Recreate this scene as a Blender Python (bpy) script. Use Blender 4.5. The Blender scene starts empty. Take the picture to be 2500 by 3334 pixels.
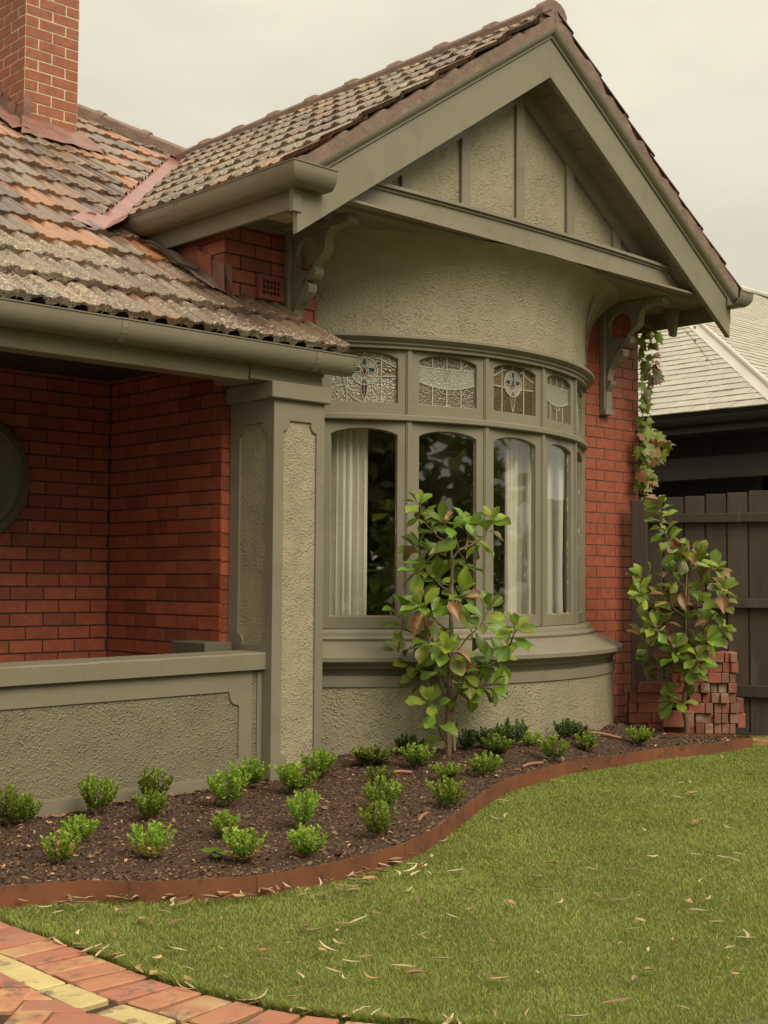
import bpy, bmesh, math, random
import numpy as np
from mathutils import Matrix, Vector
from math import sin, cos, radians, pi, sqrt
random.seed(7); np.random.seed(7)
sc = bpy.context.scene
COL = sc.collection
# ------------------------------------------------------------------ camera, sky, sun, exposure
RW = np.array([[0.7268, 0.0412, 0.6856], [-0.6868, 0.0340, 0.7260], [0.0066, -0.9986, 0.0530]])
FPX = 4292.0
CAM = np.array([0.0, 0.0, 1.3])
cd = bpy.data.cameras.new('camera'); cam = bpy.data.objects.new('camera', cd); COL.objects.link(cam)
rr = Vector(RW[:, 0]).normalized(); bb = -Vector(RW[:, 2]).normalized(); uu = bb.cross(rr).normalized(); rr = uu.cross(bb)
cam.matrix_world = Matrix(((rr.x, uu.x, bb.x, 0), (rr.y, uu.y, bb.y, 0), (rr.z, uu.z, bb.z, 1.3), (0, 0, 0, 1)))
cd.sensor_fit = 'VERTICAL'; cd.sensor_height = 36; cd.lens = 36 * FPX / 3334; cd.clip_end = 500; cd.clip_start = 0.05
sc.camera = cam
SUN_EL, SUN_AZ = 44, -92      # azimuth measured from +X towards +Y
sd = Vector((cos(radians(SUN_EL)) * cos(radians(SUN_AZ)), cos(radians(SUN_EL)) * sin(radians(SUN_AZ)), sin(radians(SUN_EL))))
w = bpy.data.worlds.new('World'); sc.world = w; w.use_nodes = True
nt = w.node_tree; nt.nodes.clear()
def wn(t, **k):
    n = nt.nodes.new(t)
    for a, b in k.items(): setattr(n, a, b)
    return n
tc = wn('ShaderNodeTexCoord'); sep = wn('ShaderNodeSeparateXYZ'); nt.links.new(tc.outputs['Generated'], sep.inputs[0])
mx = wn('ShaderNodeMath', operation='MAXIMUM'); nt.links.new(sep.outputs['Z'], mx.inputs[0]); mx.inputs[1].default_value = 0
gr = wn('ShaderNodeMath', operation='MULTIPLY_ADD'); nt.links.new(mx.outputs[0], gr.inputs[0]); gr.inputs[1].default_value = 0.60; gr.inputs[2].default_value = 0.235
no = wn('ShaderNodeTexNoise'); no.inputs['Scale'].default_value = 4.2; no.inputs['Detail'].default_value = 5; no.inputs['Roughness'].default_value = 0.5
mp = wn('ShaderNodeMapping'); mp.inputs['Scale'].default_value = (1, 1, 2.6); nt.links.new(tc.outputs['Generated'], mp.inputs[0]); nt.links.new(mp.outputs[0], no.inputs['Vector'])
cr = wn('ShaderNodeMapRange'); cr.inputs['From Min'].default_value = 0.3; cr.inputs['From Max'].default_value = 0.7; cr.inputs['To Min'].default_value = 0.88; cr.inputs['To Max'].default_value = 1.09
nt.links.new(no.outputs['Fac'], cr.inputs['Value'])
mm = wn('ShaderNodeMath', operation='MULTIPLY'); nt.links.new(gr.outputs[0], mm.inputs[0]); nt.links.new(cr.outputs[0], mm.inputs[1])
cc = wn('ShaderNodeVectorMath', operation='SCALE'); cc.inputs[0].default_value = (11.1, 10.3, 8.3); nt.links.new(mm.outputs[0], cc.inputs['Scale'])
sky = wn('ShaderNodeTexSky', sky_type='NISHITA'); sky.sun_disc = False; sky.sun_elevation = radians(SUN_EL); sky.sun_rotation = radians(90 - SUN_AZ)
mixn = wn('ShaderNodeMix', data_type='RGBA'); mixn.inputs['Factor'].default_value = 0.985
nt.links.new(sky.outputs[0], mixn.inputs['A']); nt.links.new(cc.outputs[0], mixn.inputs['B'])
bg = wn('ShaderNodeBackground'); bg.inputs['Strength'].default_value = 0.1; nt.links.new(mixn.outputs['Result'], bg.inputs['Color'])
ow = wn('ShaderNodeOutputWorld'); nt.links.new(bg.outputs[0], ow.inputs[0])
sl = bpy.data.lights.new('sun', 'SUN'); so = bpy.data.objects.new('sun', sl); COL.objects.link(so)
sl.energy = 1.5; sl.angle = radians(34); sl.color = (1.0, 0.93, 0.76); so.rotation_euler = sd.to_track_quat('Z', 'Y').to_euler()
sc.view_settings.view_transform = 'Standard'; sc.view_settings.look = 'None'; sc.view_settings.exposure = 0.75; sc.view_settings.gamma = 1
sc.render.engine = 'CYCLES'; sc.cycles.max_bounces = 6; sc.cycles.use_denoising = True
# ------------------------------------------------------------------ helpers
def proj(p):
    c = RW.T @ (np.array(p, float) - CAM)
    return (1250 + FPX * c[0] / c[2], 1667 + FPX * c[1] / c[2], c[2])
def atz(x, y, Z):
    c = np.array([(x - 1250) / FPX, (y - 1667) / FPX, 1.0]) * Z
    return Vector(CAM + RW @ c)
def sm(t): t = max(0, min(1, t)); return t * t * (3 - 2 * t)
def M(name, c1, c2=None, rough=0.6, scale=8, bump=0.0, bscale=60, obj=0.0, spec=0.5, detail=6, coat=0.0, dist=0.01, stretch=(1, 1, 1), dirt=None, dirt_amt=0.0, dscale=2.0, dthr=0.55, metal=0.0, sub=0.0, lumps=0.0, lscale=55):
    m = bpy.data.materials.new(name); m.use_nodes = True; t = m.node_tree; N = t.nodes; L = t.links
    b = N['Principled BSDF']; b.inputs['Roughness'].default_value = rough; b.inputs['Specular IOR Level'].default_value = spec; b.inputs['Metallic'].default_value = metal
    b.inputs['Coat Weight'].default_value = coat; b.inputs['Coat Roughness'].default_value = 0.15
    g = N.new('ShaderNodeNewGeometry'); mp = N.new('ShaderNodeMapping'); mp.inputs['Scale'].default_value = stretch; L.new(g.outputs['Position'], mp.inputs[0]); P = mp.outputs[0]
    def noise(s, d=4, r=0.55):
        n = N.new('ShaderNodeTexNoise'); n.inputs['Scale'].default_value = s; n.inputs['Detail'].default_value = d; n.inputs['Roughness'].default_value = r; L.new(P, n.inputs['Vector']); return n.outputs['Fac']
    def mixc(f, a, bb_):
        x = N.new('ShaderNodeMix'); x.data_type = 'RGBA'
        if isinstance(f, float): x.inputs['Factor'].default_value = f
        else: L.new(f, x.inputs['Factor'])
        for s, v in (('A', a), ('B', bb_)):
            if isinstance(v, tuple): x.inputs[s].default_value = (*v, 1)
            else: L.new(v, x.inputs[s])
        return x.outputs['Result']
    def rng(v, a, b2, c=0, d=1):
        r = N.new('ShaderNodeMapRange'); L.new(v, r.inputs['Value'])
        for k, q in zip(('From Min', 'From Max', 'To Min', 'To Max'), (a, b2, c, d)): r.inputs[k].default_value = q
        return r.outputs[0]
    col = c1
    if c2 is not None: col = mixc(rng(noise(scale, detail), 0.35, 0.65), c1, c2)
    if obj:
        oi = N.new('ShaderNodeObjectInfo'); hs = N.new('ShaderNodeHueSaturation'); L.new(rng(oi.outputs['Random'], 0, 1, 1 - obj, 1 + obj), hs.inputs['Value'])
        if isinstance(col, tuple): hs.inputs['Color'].default_value = (*col, 1)
        else: L.new(col, hs.inputs['Color'])
        col = hs.outputs[0]
    if dirt:
        f = rng(noise(dscale, 8, 0.65), dthr, dthr + 0.08, 0, dirt_amt); col = mixc(f, col, dirt)
        L.new(rng(f, 0, 1, rough, 0.9), b.inputs['Roughness'])
    if isinstance(col, tuple): b.inputs['Base Color'].default_value = (*col, 1)
    else: L.new(col, b.inputs['Base Color'])
    hgt = None
    if bump: hgt = noise(bscale, 5, 0.6)
    if lumps:
        v = N.new('ShaderNodeTexVoronoi'); v.feature = 'SMOOTH_F1'; v.inputs['Scale'].default_value = lscale; v.inputs['Smoothness'].default_value = 0.6
        wv = N.new('ShaderNodeMix'); wv.data_type = 'RGBA'; wv.inputs['Factor'].default_value = 0.03
        nn = N.new('ShaderNodeTexNoise'); nn.inputs['Scale'].default_value = 30; L.new(P, nn.inputs['Vector']); L.new(P, wv.inputs['A']); L.new(nn.outputs['Color'], wv.inputs['B']); L.new(wv.outputs['Result'], v.inputs['Vector'])
        lump = rng(v.outputs['Distance'], 0.0, 0.55, 1, 0)
        gate = rng(noise(lscale * 0.16, 6, 0.7), 0.38, 0.60, 0.10, 1)
        ml = N.new('ShaderNodeMath'); ml.operation = 'MULTIPLY'; L.new(lump, ml.inputs[0]); L.new(gate, ml.inputs[1])
        ad = N.new('ShaderNodeMath'); ad.operation = 'MULTIPLY_ADD'; L.new(noise(160, 3), ad.inputs[0]); ad.inputs[1].default_value = 0.25; L.new(ml.outputs[0], ad.inputs[2])
        hgt = ad.outputs[0]; bump = lumps
    if bump:
        bn = N.new('ShaderNodeBump'); bn.inputs['Strength'].default_value = bump; bn.inputs['Distance'].default_value = dist; L.new(hgt, bn.inputs['Height']); L.new(bn.outputs[0], b.inputs['Normal'])
    return m
PAINT = (0.243, 0.212, 0.150)
m_paint = M('grey_green_paint', PAINT, (0.216, 0.188, 0.132), 0.5, 3, 0.12, 90, dist=0.004, dirt=(0.15, 0.122, 0.08), dirt_amt=0.28, dscale=5, dthr=0.56)
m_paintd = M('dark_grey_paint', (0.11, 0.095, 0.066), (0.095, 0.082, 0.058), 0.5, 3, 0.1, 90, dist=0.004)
m_gutter = M('gutter_paint', (0.235, 0.205, 0.145), (0.20, 0.175, 0.123), 0.34, 2, 0.05, 40, dist=0.004, dirt=(0.11, 0.09, 0.06), dirt_amt=0.5, dscale=7, dthr=0.57, stretch=(1, 1, .35))
m_bead = M('worn_glazing_bead', (0.23, 0.2, 0.135), (0.27, 0.235, 0.16), 0.55, 9, dirt=(0.62, 0.55, 0.38), dirt_amt=0.9, dscale=14, dthr=0.54)
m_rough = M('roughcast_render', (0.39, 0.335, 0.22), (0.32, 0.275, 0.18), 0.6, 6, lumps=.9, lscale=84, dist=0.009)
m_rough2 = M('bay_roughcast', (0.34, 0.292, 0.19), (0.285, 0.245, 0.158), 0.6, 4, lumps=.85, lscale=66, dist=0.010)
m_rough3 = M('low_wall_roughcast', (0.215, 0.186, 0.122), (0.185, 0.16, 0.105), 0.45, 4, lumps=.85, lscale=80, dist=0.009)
m_soffit = M('soffit_boards', (0.26, 0.215, 0.155), (0.20, 0.165, 0.12), 0.6, 5, obj=0.1)
m_bare = M('bare_board', (0.5, 0.42, 0.29), (0.44, 0.37, 0.25), 0.7, 5)
m_brick = M('painted_red_brick', (0.32, 0.082, 0.042), (0.245, 0.062, 0.033), 0.5, 14, 0.4, 60, obj=0.28, dist=0.004, dirt=(0.42, 0.15, 0.09), dirt_amt=0.45, dscale=18, dthr=0.60)
m_cbrick = M('chimney_brick', (0.32, 0.115, 0.062), (0.25, 0.085, 0.048), 0.8, 20, 0.6, 70, obj=0.2, dist=0.004, dirt=(0.12, 0.06, 0.045), dirt_amt=0.6, dscale=24, dthr=0.60)
m_mortar = M('dark_mortar', (0.085, 0.05, 0.035), (0.06, 0.035, 0.026), 0.9, 10, 0.3, 120)
m_cmortar = M('cream_mortar', (0.70, 0.58, 0.37), (0.58, 0.47, 0.30), 0.9, 12, 0.5, 120)
m_rmortar = M('grey_mortar', (0.20, 0.115, 0.08), (0.15, 0.08, 0.06), 0.9, 12, 0.3, 120)
def tile_mat(name, lich, thr):
    m = bpy.data.materials.new(name); m.use_nodes = True; t = m.node_tree; N = t.nodes; L = t.links; b = N['Principled BSDF']
    oi = N.new('ShaderNodeObjectInfo'); cr = N.new('ShaderNodeValToRGB'); e = cr.color_ramp; e.interpolation = 'CONSTANT'
    cols = [(0.16, 0.102, 0.07), (0.20, 0.13, 0.088), (0.24, 0.14, 0.085), (0.13, 0.085, 0.062), (0.23, 0.172, 0.115), (0.38, 0.17, 0.075), (0.11, 0.075, 0.056), (0.28, 0.155, 0.09), (0.18, 0.118, 0.08), (0.20, 0.14, 0.095)]
    while len(e.elements) < len(cols): e.elements.new(0.5)
    for i, c in enumerate(cols): e.elements[i].position = i / len(cols); e.elements[i].color = (*c, 1)
    L.new(oi.outputs['Random'], cr.inputs[0])
    g = N.new('ShaderNodeNewGeometry')
    def noise(s, d=6, r=0.6):
        n = N.new('ShaderNodeTexNoise'); n.inputs['Scale'].default_value = s; n.inputs['Detail'].default_value = d; n.inputs['Roughness'].default_value = r; L.new(g.outputs['Position'], n.inputs['Vector']); return n.outputs['Fac']
    def rng(v, a, b2, c=0, d=1):
        r = N.new('ShaderNodeMapRange'); L.new(v, r.inputs['Value'])
        for k, q in zip(('From Min', 'From Max', 'To Min', 'To Max'), (a, b2, c, d)): r.inputs[k].default_value = q
        return r.outputs[0]
    def mix(f, a, c):
        x = N.new('ShaderNodeMix'); x.data_type = 'RGBA'; L.new(f, x.inputs['Factor']); L.new(a, x.inputs['A'])
        if isinstance(c, tuple): x.inputs['B'].default_value = (*c, 1)
        else: L.new(c, x.inputs['B'])
        return x.outputs['Result']
    c1 = mix(rng(noise(7), 0.56, 0.70, 0, 0.6), cr.outputs[0], (0.34, 0.165, 0.085))
    c2 = mix(rng(noise(15), 0.52, 0.72, 0, 0.7), c1, (0.09, 0.064, 0.048))
    big = noise(1.1, 2); fine = noise(38, 8, 0.7)
    ad = N.new('ShaderNodeMath'); ad.operation = 'MULTIPLY_ADD'; L.new(big, ad.inputs[0]); ad.inputs[1].default_value = 0.55; L.new(fine, ad.inputs[2])
    f = rng(ad.outputs[0], thr, thr + 0.04, 0, lich)
    lc = mix(rng(noise(90), 0.4, 0.6), c2, (0.54, 0.47, 0.34)); lc2 = mix(rng(noise(60), 0.5, 0.58), lc, (0.20, 0.16, 0.115))
    c3 = mix(f, c2, lc2); L.new(c3, b.inputs['Base Color'])
    L.new(rng(f, 0, 1, 0.27, 0.95), b.inputs['Roughness']); b.inputs['Specular IOR Level'].default_value = 0.75
    bn = N.new('ShaderNodeBump'); bn.inputs['Strength'].default_value = 0.6; bn.inputs['Distance'].default_value = 0.006; L.new(f, bn.inputs['Height'])
    bn2 = N.new('ShaderNodeBump'); bn2.inputs['Strength'].default_value = 0.3; bn2.inputs['Distance'].default_value = 0.004; L.new(noise(25), bn2.inputs['Height']); L.new(bn.outputs[0], bn2.inputs['Normal']); L.new(bn2.outputs[0], b.inputs['Normal'])
    return m
m_tile = tile_mat('glazed_terracotta', 0.9, 0.90)
m_tile_e = tile_mat('lichened_terracotta_eaves', 1.0, 0.80)
m_tile_g = tile_mat('lichened_terracotta_gable', 1.0, 0.77)
m_ridge = M('ridge_mortar', (0.25, 0.165, 0.125), (0.19, 0.125, 0.095), 0.75, 9, 0.7, 30, dist=0.01, dirt=(0.33, 0.26, 0.17), dirt_amt=0.6, dscale=6, dthr=0.56)
m_lead = M('painted_flashing', (0.27, 0.13, 0.095), (0.20, 0.095, 0.07), 0.38, 6, 0.5, 9, dist=0.02)
m_valley = M('valley_metal', (0.36, 0.15, 0.125), (0.27, 0.10, 0.085), 0.32, 5, 0.3, 7, dist=0.02)
m_rust = M('corten_steel', (0.22, 0.075, 0.028), (0.14, 0.05, 0.022), 0.75, 4, 0.3, 150, dist=0.002, dirt=(0.075, 0.032, 0.02), dirt_amt=0.7, dscale=16, dthr=0.56)
m_fence = M('dark_stained_timber', (0.066, 0.044, 0.031), (0.045, 0.03, 0.022), 0.62, 6, 0.5, 30, obj=0.3, dist=0.005, stretch=(1, 1, .12), dirt=(0.125, 0.095, 0.07), dirt_amt=0.55, dscale=9, dthr=0.55)
m_soil = M('bark_mulch', (0.055, 0.030, 0.018), (0.10, 0.054, 0.032), 0.95, 45, 0.9, 70, dist=0.02, detail=10)
m_under = M('turf_backing', (0.12, 0.13, 0.032), (0.08, 0.095, 0.022), 0.95, 30)
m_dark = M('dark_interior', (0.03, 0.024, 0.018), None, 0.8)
m_room = M('room_wall', (0.62, 0.54, 0.42), (0.55, 0.48, 0.37), 0.8)
m_curtain = M('cream_curtain', (0.88, 0.86, 0.78), (0.84, 0.82, 0.74), 0.85, 3)
m_stick = M('bamboo_stake', (0.42, 0.27, 0.13), (0.34, 0.21, 0.1), 0.6, 20)
m_bark = M('magnolia_bark', (0.20, 0.135, 0.085), (0.13, 0.085, 0.055), 0.8, 25, 0.4, 60)
m_nb = M('neighbour_dark_paint', (0.045, 0.04, 0.034), (0.038, 0.034, 0.029), 0.5, 3)
m_nbt = M('neighbour_beam', (0.075, 0.068, 0.058), None, 0.5)
m_slate = M('pale_slate', (0.47, 0.435, 0.355), (0.40, 0.37, 0.30), 0.6, 14, 0.4, 30, obj=0.08, dist=0.004)
m_slu = M('slate_underlay', (0.03, 0.026, 0.02), None, 0.9)
m_hipf = M('pale_hip_flashing', (0.62, 0.57, 0.49), (0.56, 0.52, 0.44), 0.5, 2)
m_pipe = M('brown_drip_pipe', (0.34, 0.15, 0.09), None, 0.5)
m_terra = M('terracotta_vent', (0.25, 0.07, 0.035), (0.2, 0.055, 0.03), 0.6, 12)
m_leadc = M('lead_came', (0.46, 0.43, 0.35), None, 0.55)
m_trunk = M('old_trunk', (0.08, 0.06, 0.045), (0.05, 0.04, 0.03), 0.9, 6, 0.5, 12)
m_bg = None
m_conc = M('concrete', (0.3, 0.27, 0.21), (0.24, 0.22, 0.17), 0.9, 8)
def leafmat(name, c, edge=None, rough=0.42, trans=0.25, vary=0.25, edge_amt=0.8, thr=0.55):
    m = bpy.data.materials.new(name); m.use_nodes = True; t = m.node_tree; N = t.nodes; L = t.links; b = N['Principled BSDF']; b.inputs['Roughness'].default_value = rough
    at = N.new('ShaderNodeAttribute'); at.attribute_name = 'shade'
    oi = N.new('ShaderNodeObjectInfo'); hs = N.new('ShaderNodeHueSaturation'); hs.inputs['Color'].default_value = (*c, 1)
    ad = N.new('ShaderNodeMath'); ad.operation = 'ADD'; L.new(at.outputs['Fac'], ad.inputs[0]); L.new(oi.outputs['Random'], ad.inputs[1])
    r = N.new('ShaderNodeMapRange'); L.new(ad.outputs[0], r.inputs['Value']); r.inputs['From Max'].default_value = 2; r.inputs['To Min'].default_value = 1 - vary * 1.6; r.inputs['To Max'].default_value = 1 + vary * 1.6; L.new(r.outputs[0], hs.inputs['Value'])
    r2 = N.new('ShaderNodeMapRange'); L.new(oi.outputs['Random'], r2.inputs['Value']); r2.inputs['To Min'].default_value = 0.49; r2.inputs['To Max'].default_value = 0.515; L.new(r2.outputs[0], hs.inputs['Hue'])
    col = hs.outputs[0]
    if edge:
        g = N.new('ShaderNodeNewGeometry'); n = N.new('ShaderNodeTexNoise'); n.inputs['Scale'].default_value = 18; n.inputs['Detail'].default_value = 3; L.new(g.outputs['Position'], n.inputs['Vector'])
        a2 = N.new('ShaderNodeAttribute'); a2.attribute_name = 'edge'; s = N.new('ShaderNodeMath'); s.operation = 'MULTIPLY_ADD'; L.new(a2.outputs['Fac'], s.inputs[0]); s.inputs[1].default_value = 0.45; L.new(n.outputs['Fac'], s.inputs[2])
        q = N.new('ShaderNodeMapRange'); L.new(s.outputs[0], q.inputs['Value']); q.inputs['From Min'].default_value = thr; q.inputs['From Max'].default_value = thr + 0.1; q.inputs['To Max'].default_value = edge_amt
        x = N.new('ShaderNodeMix'); x.data_type = 'RGBA'; L.new(q.outputs[0], x.inputs['Factor']); L.new(col, x.inputs['A']); x.inputs['B'].default_value = (*edge, 1); col = x.outputs['Result']
    L.new(col, b.inputs['Base Color'])
    tr = N.new('ShaderNodeBsdfTranslucent'); L.new(col, tr.inputs['Color']); ms = N.new('ShaderNodeMixShader'); ms.inputs[0].default_value = trans
    L.new(b.outputs[0], ms.inputs[1]); L.new(tr.outputs[0], ms.inputs[2]); L.new(ms.outputs[0], N['Material Output'].inputs['Surface'])
    return m
m_mg = leafmat('magnolia_green', (0.165, 0.255, 0.03), vary=0.26)
m_ml = leafmat('magnolia_lime', (0.30, 0.38, 0.045), trans=0.35, vary=0.18)
m_me = leafmat('magnolia_scorched_edge', (0.17, 0.22, 0.03), (0.36, 0.20, 0.10), thr=0.80)
m_mb = leafmat('magnolia_brown', (0.36, 0.20, 0.095), (0.22, 0.11, 0.055), trans=0.1)
m_bg = leafmat('far_foliage', (0.26, 0.30, 0.09), (0.34, 0.22, 0.14), trans=0.5, vary=0.4, thr=0.6, edge_amt=.6)
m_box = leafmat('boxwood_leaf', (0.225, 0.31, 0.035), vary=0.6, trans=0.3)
m_boxd = leafmat('boxwood_dark_leaf', (0.075, 0.12, 0.022), vary=0.4)
m_boxy = leafmat('boxwood_dead_leaf', (0.46, 0.32, 0.12), vary=0.25)
m_ivy = leafmat('creeper_leaf', (0.20, 0.27, 0.035), (0.36, 0.09, 0.035), vary=0.35, thr=0.88)
m_ivyr = leafmat('creeper_red_leaf', (0.30, 0.12, 0.05), (0.12, 0.15, 0.03), vary=0.2, thr=0.7)
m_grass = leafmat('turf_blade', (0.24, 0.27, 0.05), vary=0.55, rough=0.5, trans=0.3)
m_grassy = leafmat('turf_straw_blade', (0.60, 0.56, 0.20), vary=0.25, rough=0.5, trans=0.3)
m_gum = leafmat('dry_leaf_pale', (0.55, 0.42, 0.27), vary=0.2, trans=0.1, rough=0.7)
m_gum2 = leafmat('dry_leaf_brown', (0.29, 0.17, 0.10), vary=0.25, trans=0.1, rough=0.7)
m_gum3 = leafmat('dry_leaf_tan', (0.43, 0.25, 0.12), vary=0.2, trans=0.1, rough=0.7)
m_chip = leafmat('bark_chip', (0.12, 0.064, 0.037), vary=0.6, trans=0.0, rough=0.95)
m_chip2 = leafmat('pale_chip', (0.36, 0.21, 0.12), vary=0.45, trans=0.0, rough=0.95)
m_twig = M('dead_creeper_stem', (0.16, 0.075, 0.045), None, 0.8)
def paver(name, a, b): return M(name, a, b, 0.8, 9, 0.5, 60, obj=0.12, dist=0.004, dirt=(0.17, 0.115, 0.08), dirt_amt=0.75, dscale=11, dthr=0.56)
m_pv = [paver('paver_red', (0.40, 0.14, 0.085), (0.36, 0.165, 0.11)), paver('paver_orange', (0.46, 0.21, 0.115), (0.39, 0.16, 0.095)), paver('paver_blend', (0.44, 0.17, 0.10), (0.50, 0.34, 0.17)), paver('paver_yellow', (0.60, 0.48, 0.21), (0.52, 0.41, 0.19))]
m_pile = [M('old_brick_red', (0.33, 0.10, 0.06), (0.24, 0.09, 0.06), 0.9, 22, 0.7, 60, obj=0.25, dist=0.006, dirt=(0.30, 0.24, 0.18), dirt_amt=0.6, dscale=13, dthr=0.57),
          M('old_brick_mortared', (0.25, 0.145, 0.105), (0.29, 0.115, 0.075), 0.9, 22, 0.7, 60, obj=0.25, dist=0.006, dirt=(0.34, 0.28, 0.22), dirt_amt=0.7, dscale=9, dthr=0.52)]
# glass
def glass(name, tint, bump=0, diff=0.0, dc=(.5, .45, .33), bs=60, fres=1.45):
    m = bpy.data.materials.new(name); m.use_nodes = True; t = m.node_tree; N = t.nodes; L = t.links; N.remove(N['Principled BSDF'])
    tr = N.new('ShaderNodeBsdfTransparent'); tr.inputs[0].default_value = (*tint, 1); gl = N.new('ShaderNodeBsdfGlossy'); gl.inputs['Roughness'].default_value = 0.02 if not bump else 0.12; gl.inputs[0].default_value = (1, 1, 1, 1)
    fr = N.new('ShaderNodeLayerWeight'); fr.inputs['Blend'].default_value = 0.5; pw_ = N.new('ShaderNodeMath'); pw_.operation = 'POWER'; L.new(fr.outputs['Facing'], pw_.inputs[0]); pw_.inputs[1].default_value = 4.5; ma_ = N.new('ShaderNodeMath'); ma_.operation = 'MULTIPLY_ADD'; L.new(pw_.outputs[0], ma_.inputs[0]); ma_.inputs[1].default_value = 0.85; ma_.inputs[2].default_value = (fres - 1) * 0.22; a = N.new('ShaderNodeMixShader'); L.new(ma_.outputs[0], a.inputs[0]); L.new(tr.outputs[0], a.inputs[1]); L.new(gl.outputs[0], a.inputs[2]); out = a.outputs[0]
    if diff:
        d = N.new('ShaderNodeBsdfDiffuse'); d.inputs[0].default_value = (*dc, 1); s2 = N.new('ShaderNodeMixShader'); s2.inputs[0].default_value = diff; L.new(out, s2.inputs[1]); L.new(d.outputs[0], s2.inputs[2]); out = s2.outputs[0]
    if bump:
        g = N.new('ShaderNodeNewGeometry'); n = N.new('ShaderNodeTexNoise'); n.inputs['Scale'].default_value = bs; n.inputs['Detail'].default_value = 2; L.new(g.outputs['Position'], n.inputs['Vector'])
        bn = N.new('ShaderNodeBump'); bn.inputs['Strength'].default_value = bump; bn.inputs['Distance'].default_value = 0.012; L.new(n.outputs['Fac'], bn.inputs['Height']); L.new(bn.outputs[0], gl.inputs['Normal']); L.new(bn.outputs[0], fr.inputs['Normal'])
        if diff: L.new(bn.outputs[0], d.inputs['Normal'])
    L.new(out, N['Material Output'].inputs['Surface']); return m
m_glass = glass('window_glass', (0.99, 0.985, 0.96), fres=1.5)
m_obs = glass('obscure_glass', (0.75, 0.66, 0.48), 1.0, 0.42, (0.40, 0.34, 0.23), 75, 1.7)
m_obs2 = glass('brown_obscure_glass', (0.6, 0.5, 0.36), 1.0, 0.5, (0.24, 0.19, 0.125), 75, 1.6)
m_obs3 = glass('amber_obscure_glass', (0.5, 0.38, 0.18), 1.0, 0.5, (0.16, 0.115, 0.045), 60, 1.35)
m_amber = glass('amber_glass', (0.6, 0.4, 0.2), 1.0, 0.55, (0.22, 0.15, 0.07), 60, 1.6)
m_rose = glass('rose_glass', (0.35, 0.12, 0.1), 0.3, 0.6, (0.10, 0.03, 0.03), 60, 1.6)
m_greeng = glass('green_glass', (0.1, 0.3, 0.2), 0.3, 0.6, (0.02, 0.07, 0.045), 60, 1.6)
m_pale = glass('pale_glass', (0.8, 0.78, 0.66), 1.0, 0.5, (0.50, 0.46, 0.36), 110, 1.7)

def setp(o, label=None, cat=None, group=None, kind=None):
    for k, v in (('label', label), ('category', cat), ('group', group), ('kind', kind)):
        if v: o[k] = v
    return o
def thing(name, loc, label, cat, group=None):
    o = bpy.data.objects.new(name, None); o.location = loc; o.empty_display_size = 0.1; COL.objects.link(o); o['_l'] = 1; del o['_l']
    return setp(o, label, cat, group)
def adopt(o, parent):
    if parent is not None:
        o.parent = parent
        if parent.type == 'EMPTY': o.matrix_parent_inverse = Matrix.Translation(parent.location).inverted()
def link(name, me, parent=None, mats=None):
    o = bpy.data.objects.new(name, me); COL.objects.link(o); adopt(o, parent)
    return o
def mesh(name, V, F, mat=None, smooth=False):
    me = bpy.data.meshes.new(name); me.from_pydata([tuple(v) for v in V], [], F)
    if mat: me.materials.append(mat)
    if smooth:
        me.polygons.foreach_set('use_smooth', [True] * len(me.polygons))
    me.update(); return me
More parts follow.
